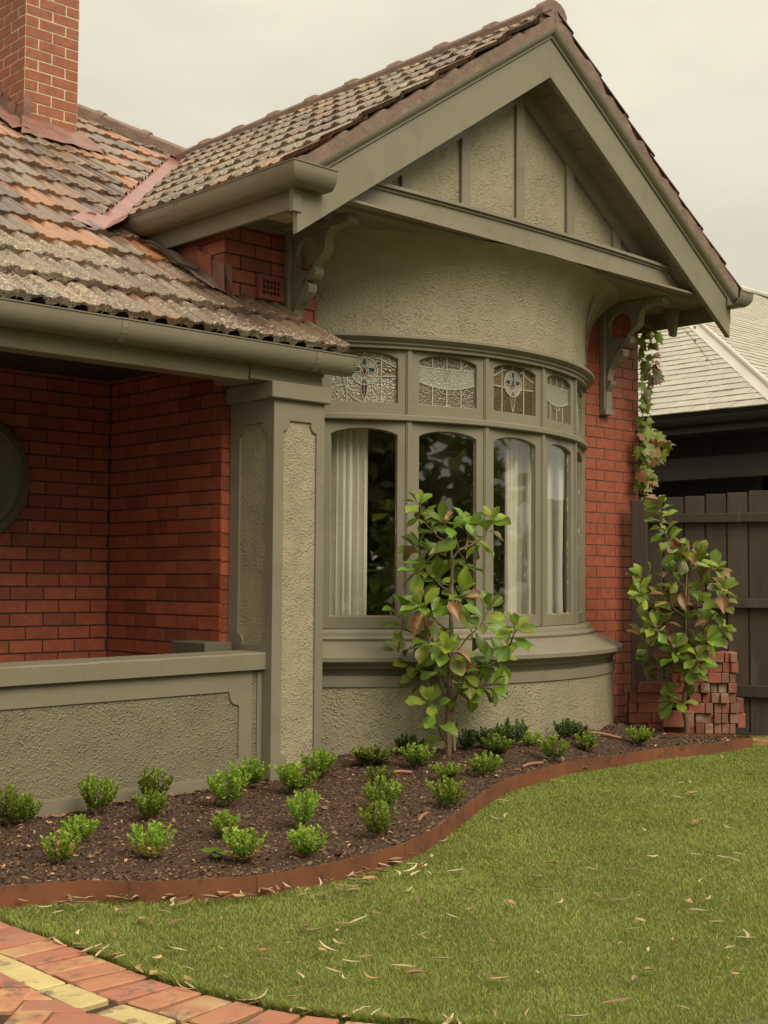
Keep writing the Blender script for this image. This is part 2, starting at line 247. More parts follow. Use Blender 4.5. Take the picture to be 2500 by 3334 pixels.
class MB:
    def __init__(s): s.v = []; s.f = []
    def add(s, V, F):
        n = len(s.v); s.v += [tuple(p) for p in V]; s.f += [tuple(i + n for i in f) for f in F]; return s
    def box(s, a, b):
        x0, y0, z0 = a; x1, y1, z1 = b
        return s.add([(x0, y0, z0), (x1, y0, z0), (x1, y1, z0), (x0, y1, z0), (x0, y0, z1), (x1, y0, z1), (x1, y1, z1), (x0, y1, z1)],
                     [(0, 3, 2, 1), (4, 5, 6, 7), (0, 1, 5, 4), (1, 2, 6, 5), (2, 3, 7, 6), (3, 0, 4, 7)])
    def obox(s, c, ax, ay, az):
        c, ax, ay, az = map(Vector, (c, ax, ay, az))
        V = [c + ax * i + ay * j + az * k for k in (-.5, .5) for j, i in ((-.5, -.5), (-.5, .5), (.5, .5), (.5, -.5))]
        return s.add(V, [(0, 3, 2, 1), (4, 5, 6, 7), (0, 1, 5, 4), (1, 2, 6, 5), (2, 3, 7, 6), (3, 0, 4, 7)])
    def prism(s, poly, o, ex, ey, ez, d):   # polygon (2d) in plane (ex,ey) at o, extruded d along ez
        o, ex, ey, ez = map(Vector, (o, ex, ey, ez)); n = len(poly)
        V = [o + ex * a + ey * b for a, b in poly]; V += [v + ez * d for v in V]
        return s.add(V, [tuple(range(n)), tuple(range(2 * n - 1, n - 1, -1))] + [(i, i + n, (i + 1) % n + n, (i + 1) % n) for i in range(n)])
    def tube(s, pts, rad, n=6, cap=True):
        pts = [Vector(p) for p in pts]
        if not hasattr(rad, '__len__'): rad = [rad] * len(pts)
        base = len(s.v); up = Vector((0.3, 0.2, 1)).normalized()
        for i, p in enumerate(pts):
            d = (pts[min(i + 1, len(pts) - 1)] - pts[max(i - 1, 0)])
            d = d.normalized() if d.length > 1e-9 else Vector((0, 0, 1))
            a = d.cross(up); a = a.normalized() if a.length > 1e-3 else d.cross(Vector((1, 0, 0))).normalized(); b = d.cross(a)
            for k in range(n): s.v.append(tuple(p + (a * cos(2 * pi * k / n) + b * sin(2 * pi * k / n)) * rad[i]))
        for i in range(len(pts) - 1):
            for k in range(n): s.f.append((base + i * n + k, base + i * n + (k + 1) % n, base + (i + 1) * n + (k + 1) % n, base + (i + 1) * n + k))
        if cap: s.f.append(tuple(base + k for k in range(n))[::-1]); s.f.append(tuple(base + (len(pts) - 1) * n + k for k in range(n)))
        return s
    def sweep(s, path, prof, closed=True):  # path: [(x,y)], prof: [(d,z)], d measured to the left of travel; mitred
        P = [Vector((x, y)) for x, y in path]; m = len(prof); base = len(s.v)
        for i, p in enumerate(P):
            d0 = (P[i] - P[i - 1]).normalized() if i else (P[1] - P[0]).normalized(); d1 = (P[i + 1] - P[i]).normalized() if i < len(P) - 1 else d0
            n0 = Vector((-d0.y, d0.x)); n1 = Vector((-d1.y, d1.x)); nn = (n0 + n1).normalized(); k = 1 / max(0.2, nn.dot(n0))
            for d, z in prof: q = p + nn * d * k; s.v.append((q.x, q.y, z))
        for i in range(len(P) - 1):
            for j in range(m if closed else m - 1): s.f.append((base + i * m + j, base + (i + 1) * m + j, base + (i + 1) * m + (j + 1) % m, base + i * m + (j + 1) % m))
        if closed: s.f.append(tuple(base + j for j in range(m))); s.f.append(tuple(base + (len(P) - 1) * m + j for j in range(m))[::-1])
        return s
    def obj(s, name, mat, parent=None, smooth=False, bevel=0, label=None, kind=None):
        me = mesh(name, s.v, s.f, mat, False)
        bm = bmesh.new(); bm.from_mesh(me); bmesh.ops.recalc_face_normals(bm, faces=bm.faces)
        if bevel:
            es = [e for e in bm.edges if len(e.link_faces) == 2 and e.calc_face_angle(0) > 0.6]
            bmesh.ops.bevel(bm, geom=es, offset=bevel, segments=1, affect='EDGES')
        if smooth:
            for f in bm.faces: f.smooth = True
            for e in bm.edges: e.smooth = len(e.link_faces) == 2 and e.calc_face_angle(0) < 0.7
        bm.to_mesh(me); bm.free()
        o = link(name, me, parent); return setp(o, label, kind=kind)
def plate(outer, holes, th):   # flat plate with holes in local xy, thickness from z=0 to z=th -> (V,F)
    bm = bmesh.new()
    for loop in [outer] + holes:
        vs = [bm.verts.new((x, y, 0)) for x, y in loop]
        for i in range(len(vs)): bm.edges.new((vs[i], vs[(i + 1) % len(vs)]))
    bmesh.ops.triangle_fill(bm, use_beauty=True, use_dissolve=False, edges=bm.edges[:])
    r = bmesh.ops.extrude_face_region(bm, geom=bm.faces[:])
    for v in r['geom']:
        if isinstance(v, bmesh.types.BMVert): v.co.z += th
    bm.verts.index_update(); V = [v.co.copy() for v in bm.verts]; F = [tuple(v.index for v in f.verts) for f in bm.faces]; bm.free(); return V, F
def xf(V, Mx): return [Mx @ Vector(v) for v in V]
def frame(o, x, y, z): return Matrix(((x[0], y[0], z[0], o[0]), (x[1], y[1], z[1], o[1]), (x[2], y[2], z[2], o[2]), (0, 0, 0, 1)))
BRICKMESH = {}
def brick_mesh(mat, rough=False, seed=0):
    k = (mat.name, seed)
    if k not in BRICKMESH:
        mb = MB().box((-.5, -.5, -.5), (.5, .5, .5)); me = mesh('brick', mb.v, mb.f, mat)
        bm = bmesh.new(); bm.from_mesh(me)
        if rough:
            rnd = random.Random(seed)
            bmesh.ops.bevel(bm, geom=bm.edges[:] , offset=0.05, segments=1, affect='EDGES')
            for v in bm.verts: v.co += Vector([rnd.uniform(-.022, .022) for _ in range(3)])
        bmesh.ops.recalc_face_normals(bm, faces=bm.faces); bm.to_mesh(me); bm.free(); BRICKMESH[k] = me
    return BRICKMESH[k]
# pieces: collected as (name, mesh, matrix, parent); the 300 largest become objects
PIECES = {}
def piece(kind, me, Mx, parent): PIECES.setdefault(kind, []).append((me, Mx, parent))
def flush(kind, name, limit=300, stuff_parent=None):
    L = PIECES.pop(kind, []); sc_ = []
    for i, (me, Mx, p) in enumerate(L):
        x, y, z = proj(Mx.translation)
        vis = -60 < x < 2560 and -60 < y < 3394 and z > 0
        sc_.append((0 if vis else 1, z, i))
    sc_.sort(); rest = {}
    for n, (h, z, i) in enumerate(sc_):
        me, Mx, p = L[i]
        if n < limit and not h:
            o = link(name, me, None); o.parent = p
            if p.type == 'EMPTY': o.matrix_parent_inverse = Matrix.Translation(p.location).inverted()
            o.matrix_basis = Mx
        else: rest.setdefault(me.materials[0].name, []).append((me, Mx, p))
    for mn, R in rest.items():
        V = []; F = []
        for me, Mx, p in R:
            n = len(V); V += [Mx @ v.co for v in me.vertices]; F += [tuple(i + n for i in f.vertices) for f in me.polygons]
        o = link(name, mesh(name, V, F, R[0][0].materials[0]), stuff_parent or R[0][2]); o['kind'] = 'stuff'
# ------------------------------------------------------------------ ground
def zlawn(u, v=0): return 0.05 + 0.10 * sm((u - 2.3) / 4.5)
EDGE = [(0, 2950), (120, 2940), (250, 2930), (380, 2931), (500, 2932), (680, 2922), (836, 2912), (970, 2888), (1100, 2862), (1200, 2836), (1317, 2797), (1396, 2759), (1458, 2715), (1513, 2672), (1576, 2625), (1654, 2578), (1748, 2548), (1866, 2515), (1984, 2497), (2140, 2472), (2297, 2455), (2391, 2441), (2430, 2435)]
def onlawn(x, y, dz=0.0):
    d = RW @ np.array([x - 1250, y - 1667, FPX]); z = 0.1
    for _ in range(12):
        t = (z + dz - 1.3) / d[2]; z = zlawn(d[0] * t)
    return Vector((d[0] * t, d[1] * t, z + dz))
edge = [onlawn(x, y) for x, y in EDGE]
d0 = (edge[0] - edge[1]).normalized()
edge = [edge[0] + Vector((-0.9, 0.5, 0)), edge[0] + Vector((-0.35, 0.12, 0))] + edge
tip = edge[-1]; rt = Vector((0.7268, -0.6868, 0)).normalized(); fw = Vector((0.6856, 0.726, 0)).normalized()
edge += [tip + rt * .045 + fw * 0.02, tip + rt * .055 + fw * .09, tip + rt * .0 + fw * .16, tip - rt * .12 + fw * .21, tip - rt * .30 + fw * .24, tip - rt * .55 + fw * .30]
def dense(pts, n=5):
    out = []
    for i in range(len(pts) - 1):
        p0, p1, p2, p3 = pts[max(i - 1, 0)], pts[i], pts[i + 1], pts[min(i + 2, len(pts) - 1)]
        for k in range(n):
            t = k / n; out.append(0.5 * ((2 * p1) + (-p0 + p2) * t + (2 * p0 - 5 * p1 + 4 * p2 - p3) * t * t + (-p0 + 3 * p1 - 3 * p2 + p3) * t ** 3))
    return out + [pts[-1]]
edged = dense(edge, 5)
CTRL = [(e.x, e.y, e.z + 0.05) for e in edged[::4]]
CTRL += [(1.5, 6.0, .09), (2.5, 6.0, .10), (3.3, 6.0, .115), (4.1, 6.0, .142), (4.6, 5.95, .155), (4.73, 5.9, .165), (5.12, 5.9, .215), (5.36, 6.1, .245), (5.55, 5.95, .255), (5.9, 5.75, .265), (6.3, 5.66, .275), (6.8, 5.62, .28), (7.3, 5.68, .285), (7.8, 5.85, .28), (8.2, 6.1, .25), (8.5, 6.35, .18), (8.75, 6.2, .17), (8.2, 5.6, .21), (8.5, 5.45, .19), (5.2, 5.3, .19), (5.0, 5.0, .16)]
CA = np.array(CTRL)
def zmulch(u, v):
    d2 = (CA[:, 0] - u) ** 2 + (CA[:, 1] - v) ** 2 + 0.012; w_ = 1 / d2 ** 1.6; return float((w_ * CA[:, 2]).sum() / w_.sum())
def onmulch(x, y):
    d = RW @ np.array([x - 1250, y - 1667, FPX]); z = 0.15
    for _ in range(14):
        t = (z - 1.3) / d[2]; z = 0.5 * z + 0.5 * zmulch(d[0] * t, d[1] * t)
    for _ in range(60):
        if sqrt((d[0] * t - 6.78) ** 2 + (d[1] * t - 7.955) ** 2) < 2.315 + .11 or (d[1] * t > 5.88 and d[0] * t < 5.2): t *= .995
    return Vector((d[0] * t, d[1] * t, 1.3 + d[2] * t))
# far ground sheet
def grid(name, x0, x1, y0, y1, nx, ny, zf, mat, kind='structure'):
    xs = np.linspace(x0, x1, nx); ys = np.linspace(y0, y1, ny)
    V = [(x, y, zf(x, y)) for y in ys for x in xs]; F = [(j * nx + i, j * nx + i + 1, (j + 1) * nx + i + 1, (j + 1) * nx + i) for j in range(ny - 1) for i in range(nx - 1)]
    o = link(name, mesh(name, V, F, mat, True)); return setp(o, kind=kind)
m_ground = M('far_ground', (0.10, 0.11, 0.045), (0.14, 0.12, 0.07), 0.95, 2)
grid('ground', -150, 150, -150, 150, 2, 2, lambda x, y: -0.03, m_ground)
# lawn base sheet bounded by the edging curve
PEDGE = [(2.36, 4.9), (2.371, 4.322), (2.385, 4.038), (2.387, 3.806), (2.387, 3.555), (2.402, 3.425), (2.436, 3.234), (2.463, 3.115), (2.50, 3.006), (2.543, 2.904), (2.60, 2.808), (2.68, 2.70), (2.80, 2.56), (2.98, 2.38), (3.3, 2.12), (4.2, 1.6)]
pe = dense([Vector((a, b, 0)) for a, b in PEDGE], 6)
lawnpoly = [(4.2, 1.6), (14.0, -4.0), (14.0, 6.0)] + [(tip.x + 0.25, tip.y + 0.45)] + [(e.x, e.y) for e in reversed(edged[:-26])] 
lawnpoly = [p for p in lawnpoly if not (p[0] < 2.30)] ; lawnpoly += [q for q in PEDGE if q[1] < lawnpoly[-1][1]][:-1]
def inpoly(P, poly):
    x, y = P[:, 0], P[:, 1]; c = np.zeros(len(P), bool); n = len(poly)
    for i in range(n):
        x1, y1 = poly[i]; x2, y2 = poly[i - 1]
        if y1 == y2: continue
        k = ((y1 > y) != (y2 > y)) & (x < (x2 - x1) * (y - y1) / (y2 - y1) + x1); c ^= k
    return c
def polygrid(name, poly, step, zf, mat, kind='structure', strict=False):
    poly_a = np.array(poly); x0, y0 = poly_a.min(0); x1, y1 = poly_a.max(0); nx = int((x1 - x0) / step) + 2; ny = int((y1 - y0) / step) + 2
    X, Y = np.meshgrid(x0 + np.arange(nx) * step, y0 + np.arange(ny) * step); P = np.stack([X.ravel(), Y.ravel()], 1); ins = inpoly(P, poly)
    idx = -np.ones(len(P), int); G = ins.reshape(ny, nx); F = []; use = np.zeros((ny, nx), bool)
    q = (G[:-1, :-1] & G[1:, :-1] & G[:-1, 1:] & G[1:, 1:]) if strict else (G[:-1, :-1] | G[1:, :-1] | G[:-1, 1:] | G[1:, 1:])
    for a, b in ((0, 0), (1, 0), (0, 1), (1, 1)): use[a:ny - 1 + a, b:nx - 1 + b] |= q
    ids = np.flatnonzero(use.ravel()); idx[ids] = np.arange(len(ids)); V = [(P[i, 0], P[i, 1], zf(P[i, 0], P[i, 1])) for i in ids]
    for j, i in zip(*np.nonzero(q)): a = j * nx + i; F.append((idx[a], idx[a + 1], idx[a + nx + 1], idx[a + nx]))
    o = link(name, mesh(name, V, F, mat, True)); return setp(o, kind=kind)
lawn = polygrid('lawn', lawnpoly, 0.25, lambda x, y: zlawn(x) - 0.012, m_under)
# mulch bed
MR = random.Random(3)
bedpoly = [(e.x, e.y + 0.004) for e in edged[:-1]] + [(9.2, 6.4), (9.2, 6.9), (0.6, 6.9), (0.6, 5.6)]
from mathutils import noise as mn
def zbed(x, y): return zmulch(x, y) + 0.010 * mn.noise(Vector((x * 9, y * 9, 0))) + 0.007 * mn.noise(Vector((x * 31, y * 31, 5)))
def inset(e, n, k): return e
bed_in = []
for i in range(len(edged) - 1):
    d = edged[i + 1] - edged[i]; nrm = Vector((-d.y, d.x, 0)).normalized(); bed_in.append((edged[i].x + nrm.x * 0.006, edged[i].y + nrm.y * 0.006))
bedpoly = bed_in + [(9.2, 6.4), (9.2, 6.9), (0.6, 6.9), (0.6, 5.6)]
polygrid('garden_bed', bedpoly, 0.02, zbed, m_soil, strict=True)
bed_np = bedpoly
# ------------------------------------------------------------------ the house
U0 = 6.78; VW = 6.35; UL, UR = 4.666, 8.847
house = thing('brick_house', (U0, VW, 0.1), 'red brick period house with grey green gabled bay window and terracotta tiled roof', 'house')
def P(*a): return Vector(a)
# walls (mortar cores) ----------------------------------------------------
wall_front = MB().box((UL + .006, VW + .008, 0), (5.5, 7.0, 3.49)).obj('wall', m_mortar, house)
wall_right = MB().box((8.1, VW + .008, 0), (UR - .006, 7.0, 3.49)).obj('wall', m_mortar, house)
wall_side = MB().box((UL + .008, 7.002, 0), (UL + .25, 7.588, 3.5)).obj('wall', m_mortar, house)
for a_, b_ in (((UL + .01, 7.86, 0), (UL + .25, 14, 3.5)), ((UR - .25, 7.003, 0), (UR - .008, 13.59, 3.5)), ((-1, 13.6, 0), (UR, 14, 3.4))): MB().box(a_, b_).obj('wall', m_mortar, house)
wall_porch = MB().box((-2, 7.59 + .008, 0), (UL + .006, 7.85, 2.75)).obj('wall', m_mortar, house)
def brick_run(parent, o, ex, en, length, z0, z1, course, bl, phase0, phase1, anchor, mat, depth=0.09, key='house'):
    # o: origin (x,y); ex: unit direction along wall; en: outward normal; phases = joint positions measured along ex
    me = brick_mesh(mat); k0 = int(math.ceil((z0 - anchor) / course - 1e-6)) - 1; k1 = int((z1 - anchor) / course) + 1; ez = Vector((0, 0, 1)); ex = Vector((*ex, 0)); en = Vector((*en, 0))
    for k in range(k0, k1 + 1):
        za = anchor + k * course; zb = za + course
        a, b = max(za, z0), min(zb, z1)
        if b - a < 0.02: continue
        ph = phase0 if k % 2 == 0 else phase1
        j = math.floor((0 - ph) / bl); xs = []
        while ph + j * bl < length: xs.append(ph + j * bl); j += 1
        xs.append(ph + j * bl)
        for s, e in zip(xs[:-1], xs[1:]):
            s2, e2 = max(s, 0), min(e, length)
            if e2 - s2 < 0.02: continue
            L = e2 - s2 - 0.010; H = b - a - 0.011
            pr = MR.uniform(-.0012, .0012)
            c = Vector((o[0], o[1], 0)) + ex * ((s2 + e2) / 2) + ez * ((a + b) / 2) - en * (depth / 2 - pr)
            piece(key, me, frame(c, ex * L, en * depth, ez * H), parent)
# porch side wall, faces -u ; measured along +v from 6.35
brick_run(wall_side, (UL, VW), (0, 1), (-1, 0), 1.24, 0.40, 2.66, .0838, .2293, .111, .2257 - .2293 + .0, 2.597, m_brick)
# porch back wall faces -v
brick_run(wall_porch, (1.9, 7.59), (1, 0), (0, -1), UL - 1.9, 0.40, 2.66, .0838, .2293, 4.074 - 1.9, 3.965 - 1.9, 2.597, m_brick)
# front wall piers
brick_run(wall_front, (UL, VW), (1, 0), (0, -1), .80, 2.70, 3.48, .0845, .2345, .12, .235, 3.356, m_brick)
brick_run(wall_front, (UL, VW), (1, 0), (0, -1), .14, 0.20, 2.70, .0845, .2345, .14, .10, 3.356, m_brick)
brick_run(wall_side, (UL, VW), (0, 1), (-1, 0), 0.75, 2.85, 3.48, .0845, .2345, .12, .235, 3.356, m_brick)
brick_run(wall_right, (8.08, VW), (1, 0), (0, -1), UR - 8.08, 0.10, 3.49, .0845, .2395, .204, .309 , 2.697, m_brick)
brick_run(wall_side, (UR, VW), (0, 1), (1, 0), 1.5, 0.10, 3.49, .0845, .2395, .0, .12, 2.697, m_brick)
# recoloured mortar for the weathered right pier
MB().box((8.1, VW + .005, 0), (UR - .007, VW + .03, 3.49)).obj('mortar_bed', m_rmortar, wall_right)
# bay window -----------------------------------------------------------------
CX, CY = U0, 7.955
def cyl(R, th): return Vector((CX + R * sin(th), CY - R * cos(th), 0))
def revolve(prof, a0, a1, n, mb=None):
    mb = mb or MB(); base = len(mb.v); m = len(prof)
    for i in range(n + 1):
        th = radians(a0 + (a1 - a0) * i / n)
        for r, z in prof: p = cyl(r, th); mb.v.append((p.x, p.y, z))
    for i in range(n):
        for j in range(m - 1): mb.f.append((base + i * m + j, base + (i + 1) * m + j, base + (i + 1) * m + j + 1, base + i * m + j + 1))
    return mb
bay = MB(); revolve([(2.0, 0.0), (2.315, 0.0), (2.315, 0.654)], -50, 50, 60, bay); bay_base = bay.obj('bay_base', m_rough2, house, smooth=True)
sill = revolve([(2.30, .654), (2.327, .654), (2.327, .718), (2.305, .722), (2.309, .742), (2.322, .765), (2.345, .79), (2.375, .806), (2.386, .811), (2.386, .836), (2.38, .841), (2.175, .925), (2.165, .930)], -50, 50, 60).obj('window_sill', m_paint, house, smooth=True)
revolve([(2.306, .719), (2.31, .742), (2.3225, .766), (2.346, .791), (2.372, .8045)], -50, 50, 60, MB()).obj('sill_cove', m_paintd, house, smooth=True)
revolve([(2.15, .926), (2.172, .930), (2.178, .943), (2.172, .957), (2.15, .960), (2.145, .963), (2.143, .985), (2.135, .998), (2.05, 1.0)], -43, 43, 60).obj('sill_moulding', m_paint, house, smooth=True)
revolve([(2.06, 2.80), (2.118, 2.80), (2.118, 2.822), (2.135, 2.826), (2.135, 2.842), (2.155, 2.848), (2.165, 2.858), (2.175, 2.862), (2.175, 2.880), (2.12, 2.892)], -44, 44, 60).obj('head_moulding', m_paint, house, smooth=True)
revolve([(2.12, 2.888), (2.12, 3.08), (2.13, 3.18), (2.155, 3.28), (2.20, 3.37), (2.27, 3.45), (2.37, 3.495)], -52, 52, 70).obj('bay_upper_wall', m_rough2, house, smooth=True)
revolve([(2.05, 2.334), (2.112, 2.334), (2.120, 2.340), (2.120, 2.368), (2.112, 2.377), (2.05, 2.377)], -40.5, 40.5, 50).obj('transom', m_paint, house, smooth=True)
PA = 16.06; TH = [k * PA for k in (-2, -1, 0, 1, 2)]
for k in (-2.5, -1.5, -.5, .5, 1.5, 2.5):
    th = radians(k * PA); t = Vector((cos(th), sin(th), 0)); n = Vector((sin(th), -cos(th), 0)); 
    for z0, z1 in ((1.0, 2.334), (2.377, 2.802)):
        mb = MB(); c = cyl(2.098, th); c.z = (z0 + z1) / 2
        mb.obox(c - n * .03, t * .030, n * .07, Vector((0, 0, z1 - z0))); mb.obox(c - n * .03, t * .046, n * .056, Vector((0, 0, z1 - z0 - .001)))
        mb.obj('mullion', m_paint, house, bevel=.002)
HW = 0.2885; OW = 0.216; RF = 2.1 * cos(radians(PA / 2)) - 0.004
def arch(x0, x1, ys, yt, n=12):
    c = [(x0 + (x1 - x0) * i / n) for i in range(n + 1)]; m_ = (x0 + x1) / 2; h = (x1 - x0) / 2
    return [(x, ys + (yt - ys) * (1 - ((x - m_) / h) ** 2) ** .8) for x in c]
def ribbon(mb, pts, wd, z, dz):
    for a, b in zip(pts[:-1], pts[1:]):
        a, b = Vector((*a, z)), Vector((*b, z)); d = b - a
        if d.length < 1e-5: continue
        e = d.normalized(); nn = Vector((-e.y, e.x, 0)); mb.obox((a + b) / 2, e * (d.length + wd * .6), nn * wd, Vector((0, 0, dz)))
def ell(cx, cy, rx, ry, a0=0, a1=360, n=24): return [(cx + rx * cos(radians(a0 + (a1 - a0) * i / n)), cy + ry * sin(radians(a0 + (a1 - a0) * i / n))) for i in range(n + 1)]
for i, tdeg in enumerate(TH):
    th = radians(tdeg); t = Vector((cos(th), sin(th), 0)); n = Vector((sin(th), -cos(th), 0)); o = cyl(RF, th)
    for lvl in (0, 1):
        z0, z1, zb, zs, zt = ((1.002, 2.332, 1.082, 2.245, 2.285), (2.379, 2.798, 2.452, 2.738, 2.782))[lvl]
        win = thing('x', (0, 0, 0), '', '') if False else None
        outer = [(-HW + .018, z0), (HW - .018, z0), (HW - .018, z1), (-HW + .018, z1)]
        hole = [(-OW, zb), (OW, zb)] + arch(-OW, OW, zs, zt)[::-1]
        V, F = plate(outer, [hole], .042)
        fr = frame(o - n * .046, t, Vector((0, 0, 1)), n)
        # note: t x z = n? ensure right-handed later by recalculating normals
        mb = MB().add(xf(V, fr), F); nm = 'casement_window' if lvl == 0 else 'fanlight_window'
        wobj = mb.obj(nm, m_paint, house, bevel=.003)
        gp = hole; V2, F2 = plate([(x * 1.03, y) for x, y in gp], [], .004)
        frg = frame(o - n * .034, t, Vector((0, 0, 1)), n)
        gobj = MB().add(xf(V2, frg), F2).obj('pane', m_glass if lvl == 0 else (m_obs, m_obs2, m_obs3, m_obs2, m_obs)[i], wobj)
        bead = MB(); ribbon(bead, gp + [gp[0]], .010, -.008, .008)
        MB().add(xf(bead.v, fr @ Matrix.Translation((0, 0, .022))), bead.f).obj('glazing_bead', m_bead, wobj)
        if lvl == 1:
            lb = MB(); fl = [] ; cy = (zb + zs) / 2
            def pl(pts, wd=.0068): ribbon(lb, pts, wd, 0, .006)
            def fill(poly, mat): fl.append((poly, mat))
            if i % 2 == 0:
                X = .112; yl = zb + .62 * (zs - zb)
                pl([(-X, zb), (-X, zt - .012)]); pl([(X, zb), (X, zt - .012)]); pl([(0, zb), (0, zb + .02)]); pl([(0, zt), (0, zt - .02)])
                pl([(-OW, yl), (-.085, yl - .006)]); pl([(OW, yl), (.085, yl - .006)]); ec = (0, zb + .205)
                pl(ell(*ec, .088, .088)); pl([(-OW, yl + .055), (-.15, yl + .085), (-.09, yl + .115), (-.075, yl + .11)]); pl([(OW, yl + .055), (.15, yl + .085), (.09, yl + .115), (.075, yl + .11)])
                fill(ell(*ec, .086, .086)[:-1], m_pale)
                for sx, sy, rx, ry in ((0, .052, .017, .030), (-.045, .008, .028, .017), (.045, .008, .028, .017)): pl(ell(ec[0] + sx, ec[1] + sy, rx, ry, n=12), .004); fill(ell(ec[0] + sx, ec[1] + sy, rx, ry, n=12)[:-1], m_greeng)
                pl(ell(ec[0], ec[1], .028, .036, n=16), .004); fill(ell(ec[0], ec[1], .028, .036, n=16)[:-1], m_rose); pl(ell(ec[0], ec[1], .013, .026, n=12), .003)
                if i == 0: pl(ell(ec[0] - .0, zb + .17, .135, .165, 165, 272, 14))
                st = [(0, ec[1] - .035), (-.024, ec[1] - .085), (-.018, ec[1] - .14), (0, zb + .002), (.018, ec[1] - .14), (.024, ec[1] - .085)]; pl(st + [st[0]], .004); fill(st, m_rose); pl([st[0], st[3]], .003)
                for s_ in (-1, 1): fill([(s_ * .09, yl + .10), (s_ * .15, yl + .08), (s_ * OW, yl + .052), (s_ * OW, yl), (s_ * .088, yl - .004)], m_amber)
            else:
                y1 = zs - .035; y2 = zb + .155
                pl([(-OW, y1), (0, y1 - .004), (OW, y1)]); low = [(-OW + 2 * OW * k / 10, y2 - .038 * (1 - ((k - 5) / 5) ** 2)) for k in range(11)]; pl(low)
                for x in (-.108, 0, .108): pl([(x, y1), (x, zt - .006 - abs(x) * .1)]); pl([(x, zb), (x, y2 - .038 * (1 - (x / OW) ** 2))])
                a = ell(0, y2 - .036, .062, .040, 180, 360, 12); pl(a, .004); fill(a, m_amber)
                for sx, sy, rx, ry in ((-.02, -.018, .016, .014), (.018, -.016, .016, .014), (0, -.045, .015, .024)): pl(ell(sx, y1 + sy, rx, ry, n=10), .0035); fill(ell(sx, y1 + sy, rx, ry, n=10)[:-1], m_greeng)
                fill([(-OW, y1)] + low + [(OW, y1)], m_pale)
            fl2 = frame(o - n * .0275, t, Vector((0, 0, 1)), n)
            MB().add(xf(lb.v, fl2), lb.f).obj('lead_came', m_leadc, wobj)
            for q, (poly, mat) in enumerate(fl):
                V3, F3 = plate(poly, [], .0012); MB().add(xf(V3, frame(o - n * (.0300 - .0003 * q), t, Vector((0, 0, 1)), n)), F3).obj('coloured_glass', mat, wobj)
# hinges omitted; room behind the bay
room = MB(); room.add([(5.0, 11.0, .3), (8.6, 11.0, .3), (8.6, 11.0, 3.2), (5.0, 11.0, 3.2)], [(0, 1, 2, 3)]).add([(5.0, 6.45, .55), (8.6, 6.45, .55), (8.6, 11, .55), (5.0, 11, .55)], [(0, 1, 2, 3)]).add([(5.0, 6.45, 3.15), (8.6, 6.45, 3.15), (8.6, 11, 3.15), (5.0, 11, 3.15)], [(0, 3, 2, 1)]).add([(5.0, 6.45, .5), (5, 11, .5), (5, 11, 3.2), (5, 6.45, 3.2)], [(0, 1, 2, 3)]).add([(8.6, 6.45, .5), (8.6, 11, .5), (8.6, 11, 3.2), (8.6, 6.45, 3.2)], [(3, 2, 1, 0)])
room.obj('room_interior', m_room, house)
def curtain(a0, a1, nf, label, R=1.9, amp=.028):
    V = []; N = 90; o_ = cyl(R, radians((a0 + a1) / 2))
    for i in range(N + 1):
        s = i / N; th = radians(a0 + (a1 - a0) * s)
        for j, z in enumerate((.75, 1.3, 1.9, 2.5, 2.82)):
            a = amp * (1 + .25 * sin(j * 2.1 + s * 9)); p = cyl(R + a * sin(2 * pi * nf * s + .5 * sin(5 * s + j * .4)) + .3 * a * sin(4.4 * pi * nf * s), th); V.append((p.x, p.y, z))
    F = [(i * 5 + j, (i + 1) * 5 + j, (i + 1) * 5 + j + 1, i * 5 + j + 1) for i in range(N) for j in range(4)]
    o = link('curtain', mesh('curtain', V, F, m_curtain, True)); setp(o, label, 'curtain', 'curtains drawn back inside the bay window')
curtain(-41, -30.4, 8, 'cream curtain hanging inside the bay at the left, beside the porch pillar')
curtain(2.6, 13.2, 7, 'cream pleated curtain drawn back behind the third pane of the bay window')
curtain(21.5, 39, 9, 'cream curtain inside the bay behind the narrow right hand pane')
# shelves and books dimly seen
sh = thing('bookshelf', (7.6, 8.6, .55), 'dark shelf with pale books dimly seen through the bay window', 'bookshelf')
for z in (.9, 1.15, 1.42, 1.7): MB().box((7.3, 8.5, z), (8.1, 8.75, z + .02)).obj('shelf', m_dark, sh)
MB().box((7.28, 8.5, .55), (7.3, 8.75, 1.95)).box((8.1, 8.5, .55), (8.12, 8.75, 1.95)).obj('side_panel', m_dark, sh)
for z in (.92, 1.17, 1.44):
    x = 7.34
    for q in range(5):
        w_ = MR.uniform(.03, .05); MB().box((x, 8.52, z), (x + w_ - .004, 8.68, z + MR.uniform(.14, .2))).obj('book', [m_curtain, m_brick, m_dark, m_paint][MR.randrange(4)], sh); x += w_
# soffit and beam -------------------------------------------------------------
for k in range(6):
    v0 = 5.70 + k * .11; MB().box((4.62, v0, 3.492), (8.95, v0 + .106, 3.505)).obj('soffit_board', m_soffit, house)
def vbeam(u): return 5.735 - .075 * (1 - ((u - U0) / 1.85) ** 2)
def beampart(z0, z1, dv, thick, hb, ht, name, mat):
    mb = MB(); N = 28
    for i in range(N + 1):
        s = -1 + 2 * i / N
        ub, ut = U0 + s * hb, U0 + s * ht; vf = vbeam(ut) - dv
        mb.v += [(ub, vf, z0), (ut, vf, z1), (ut, vf + thick, z1), (ub, vf + thick, z0)]
    for i in range(N):
        for j in range(4): a = i * 4; mb.f.append((a + j, a + 4 + j, a + 4 + (j + 1) % 4, a + (j + 1) % 4))
    mb.f += [(0, 1, 2, 3), (N * 4 + 3, N * 4 + 2, N * 4 + 1, N * 4)]
    return mb.obj(name, mat, house)
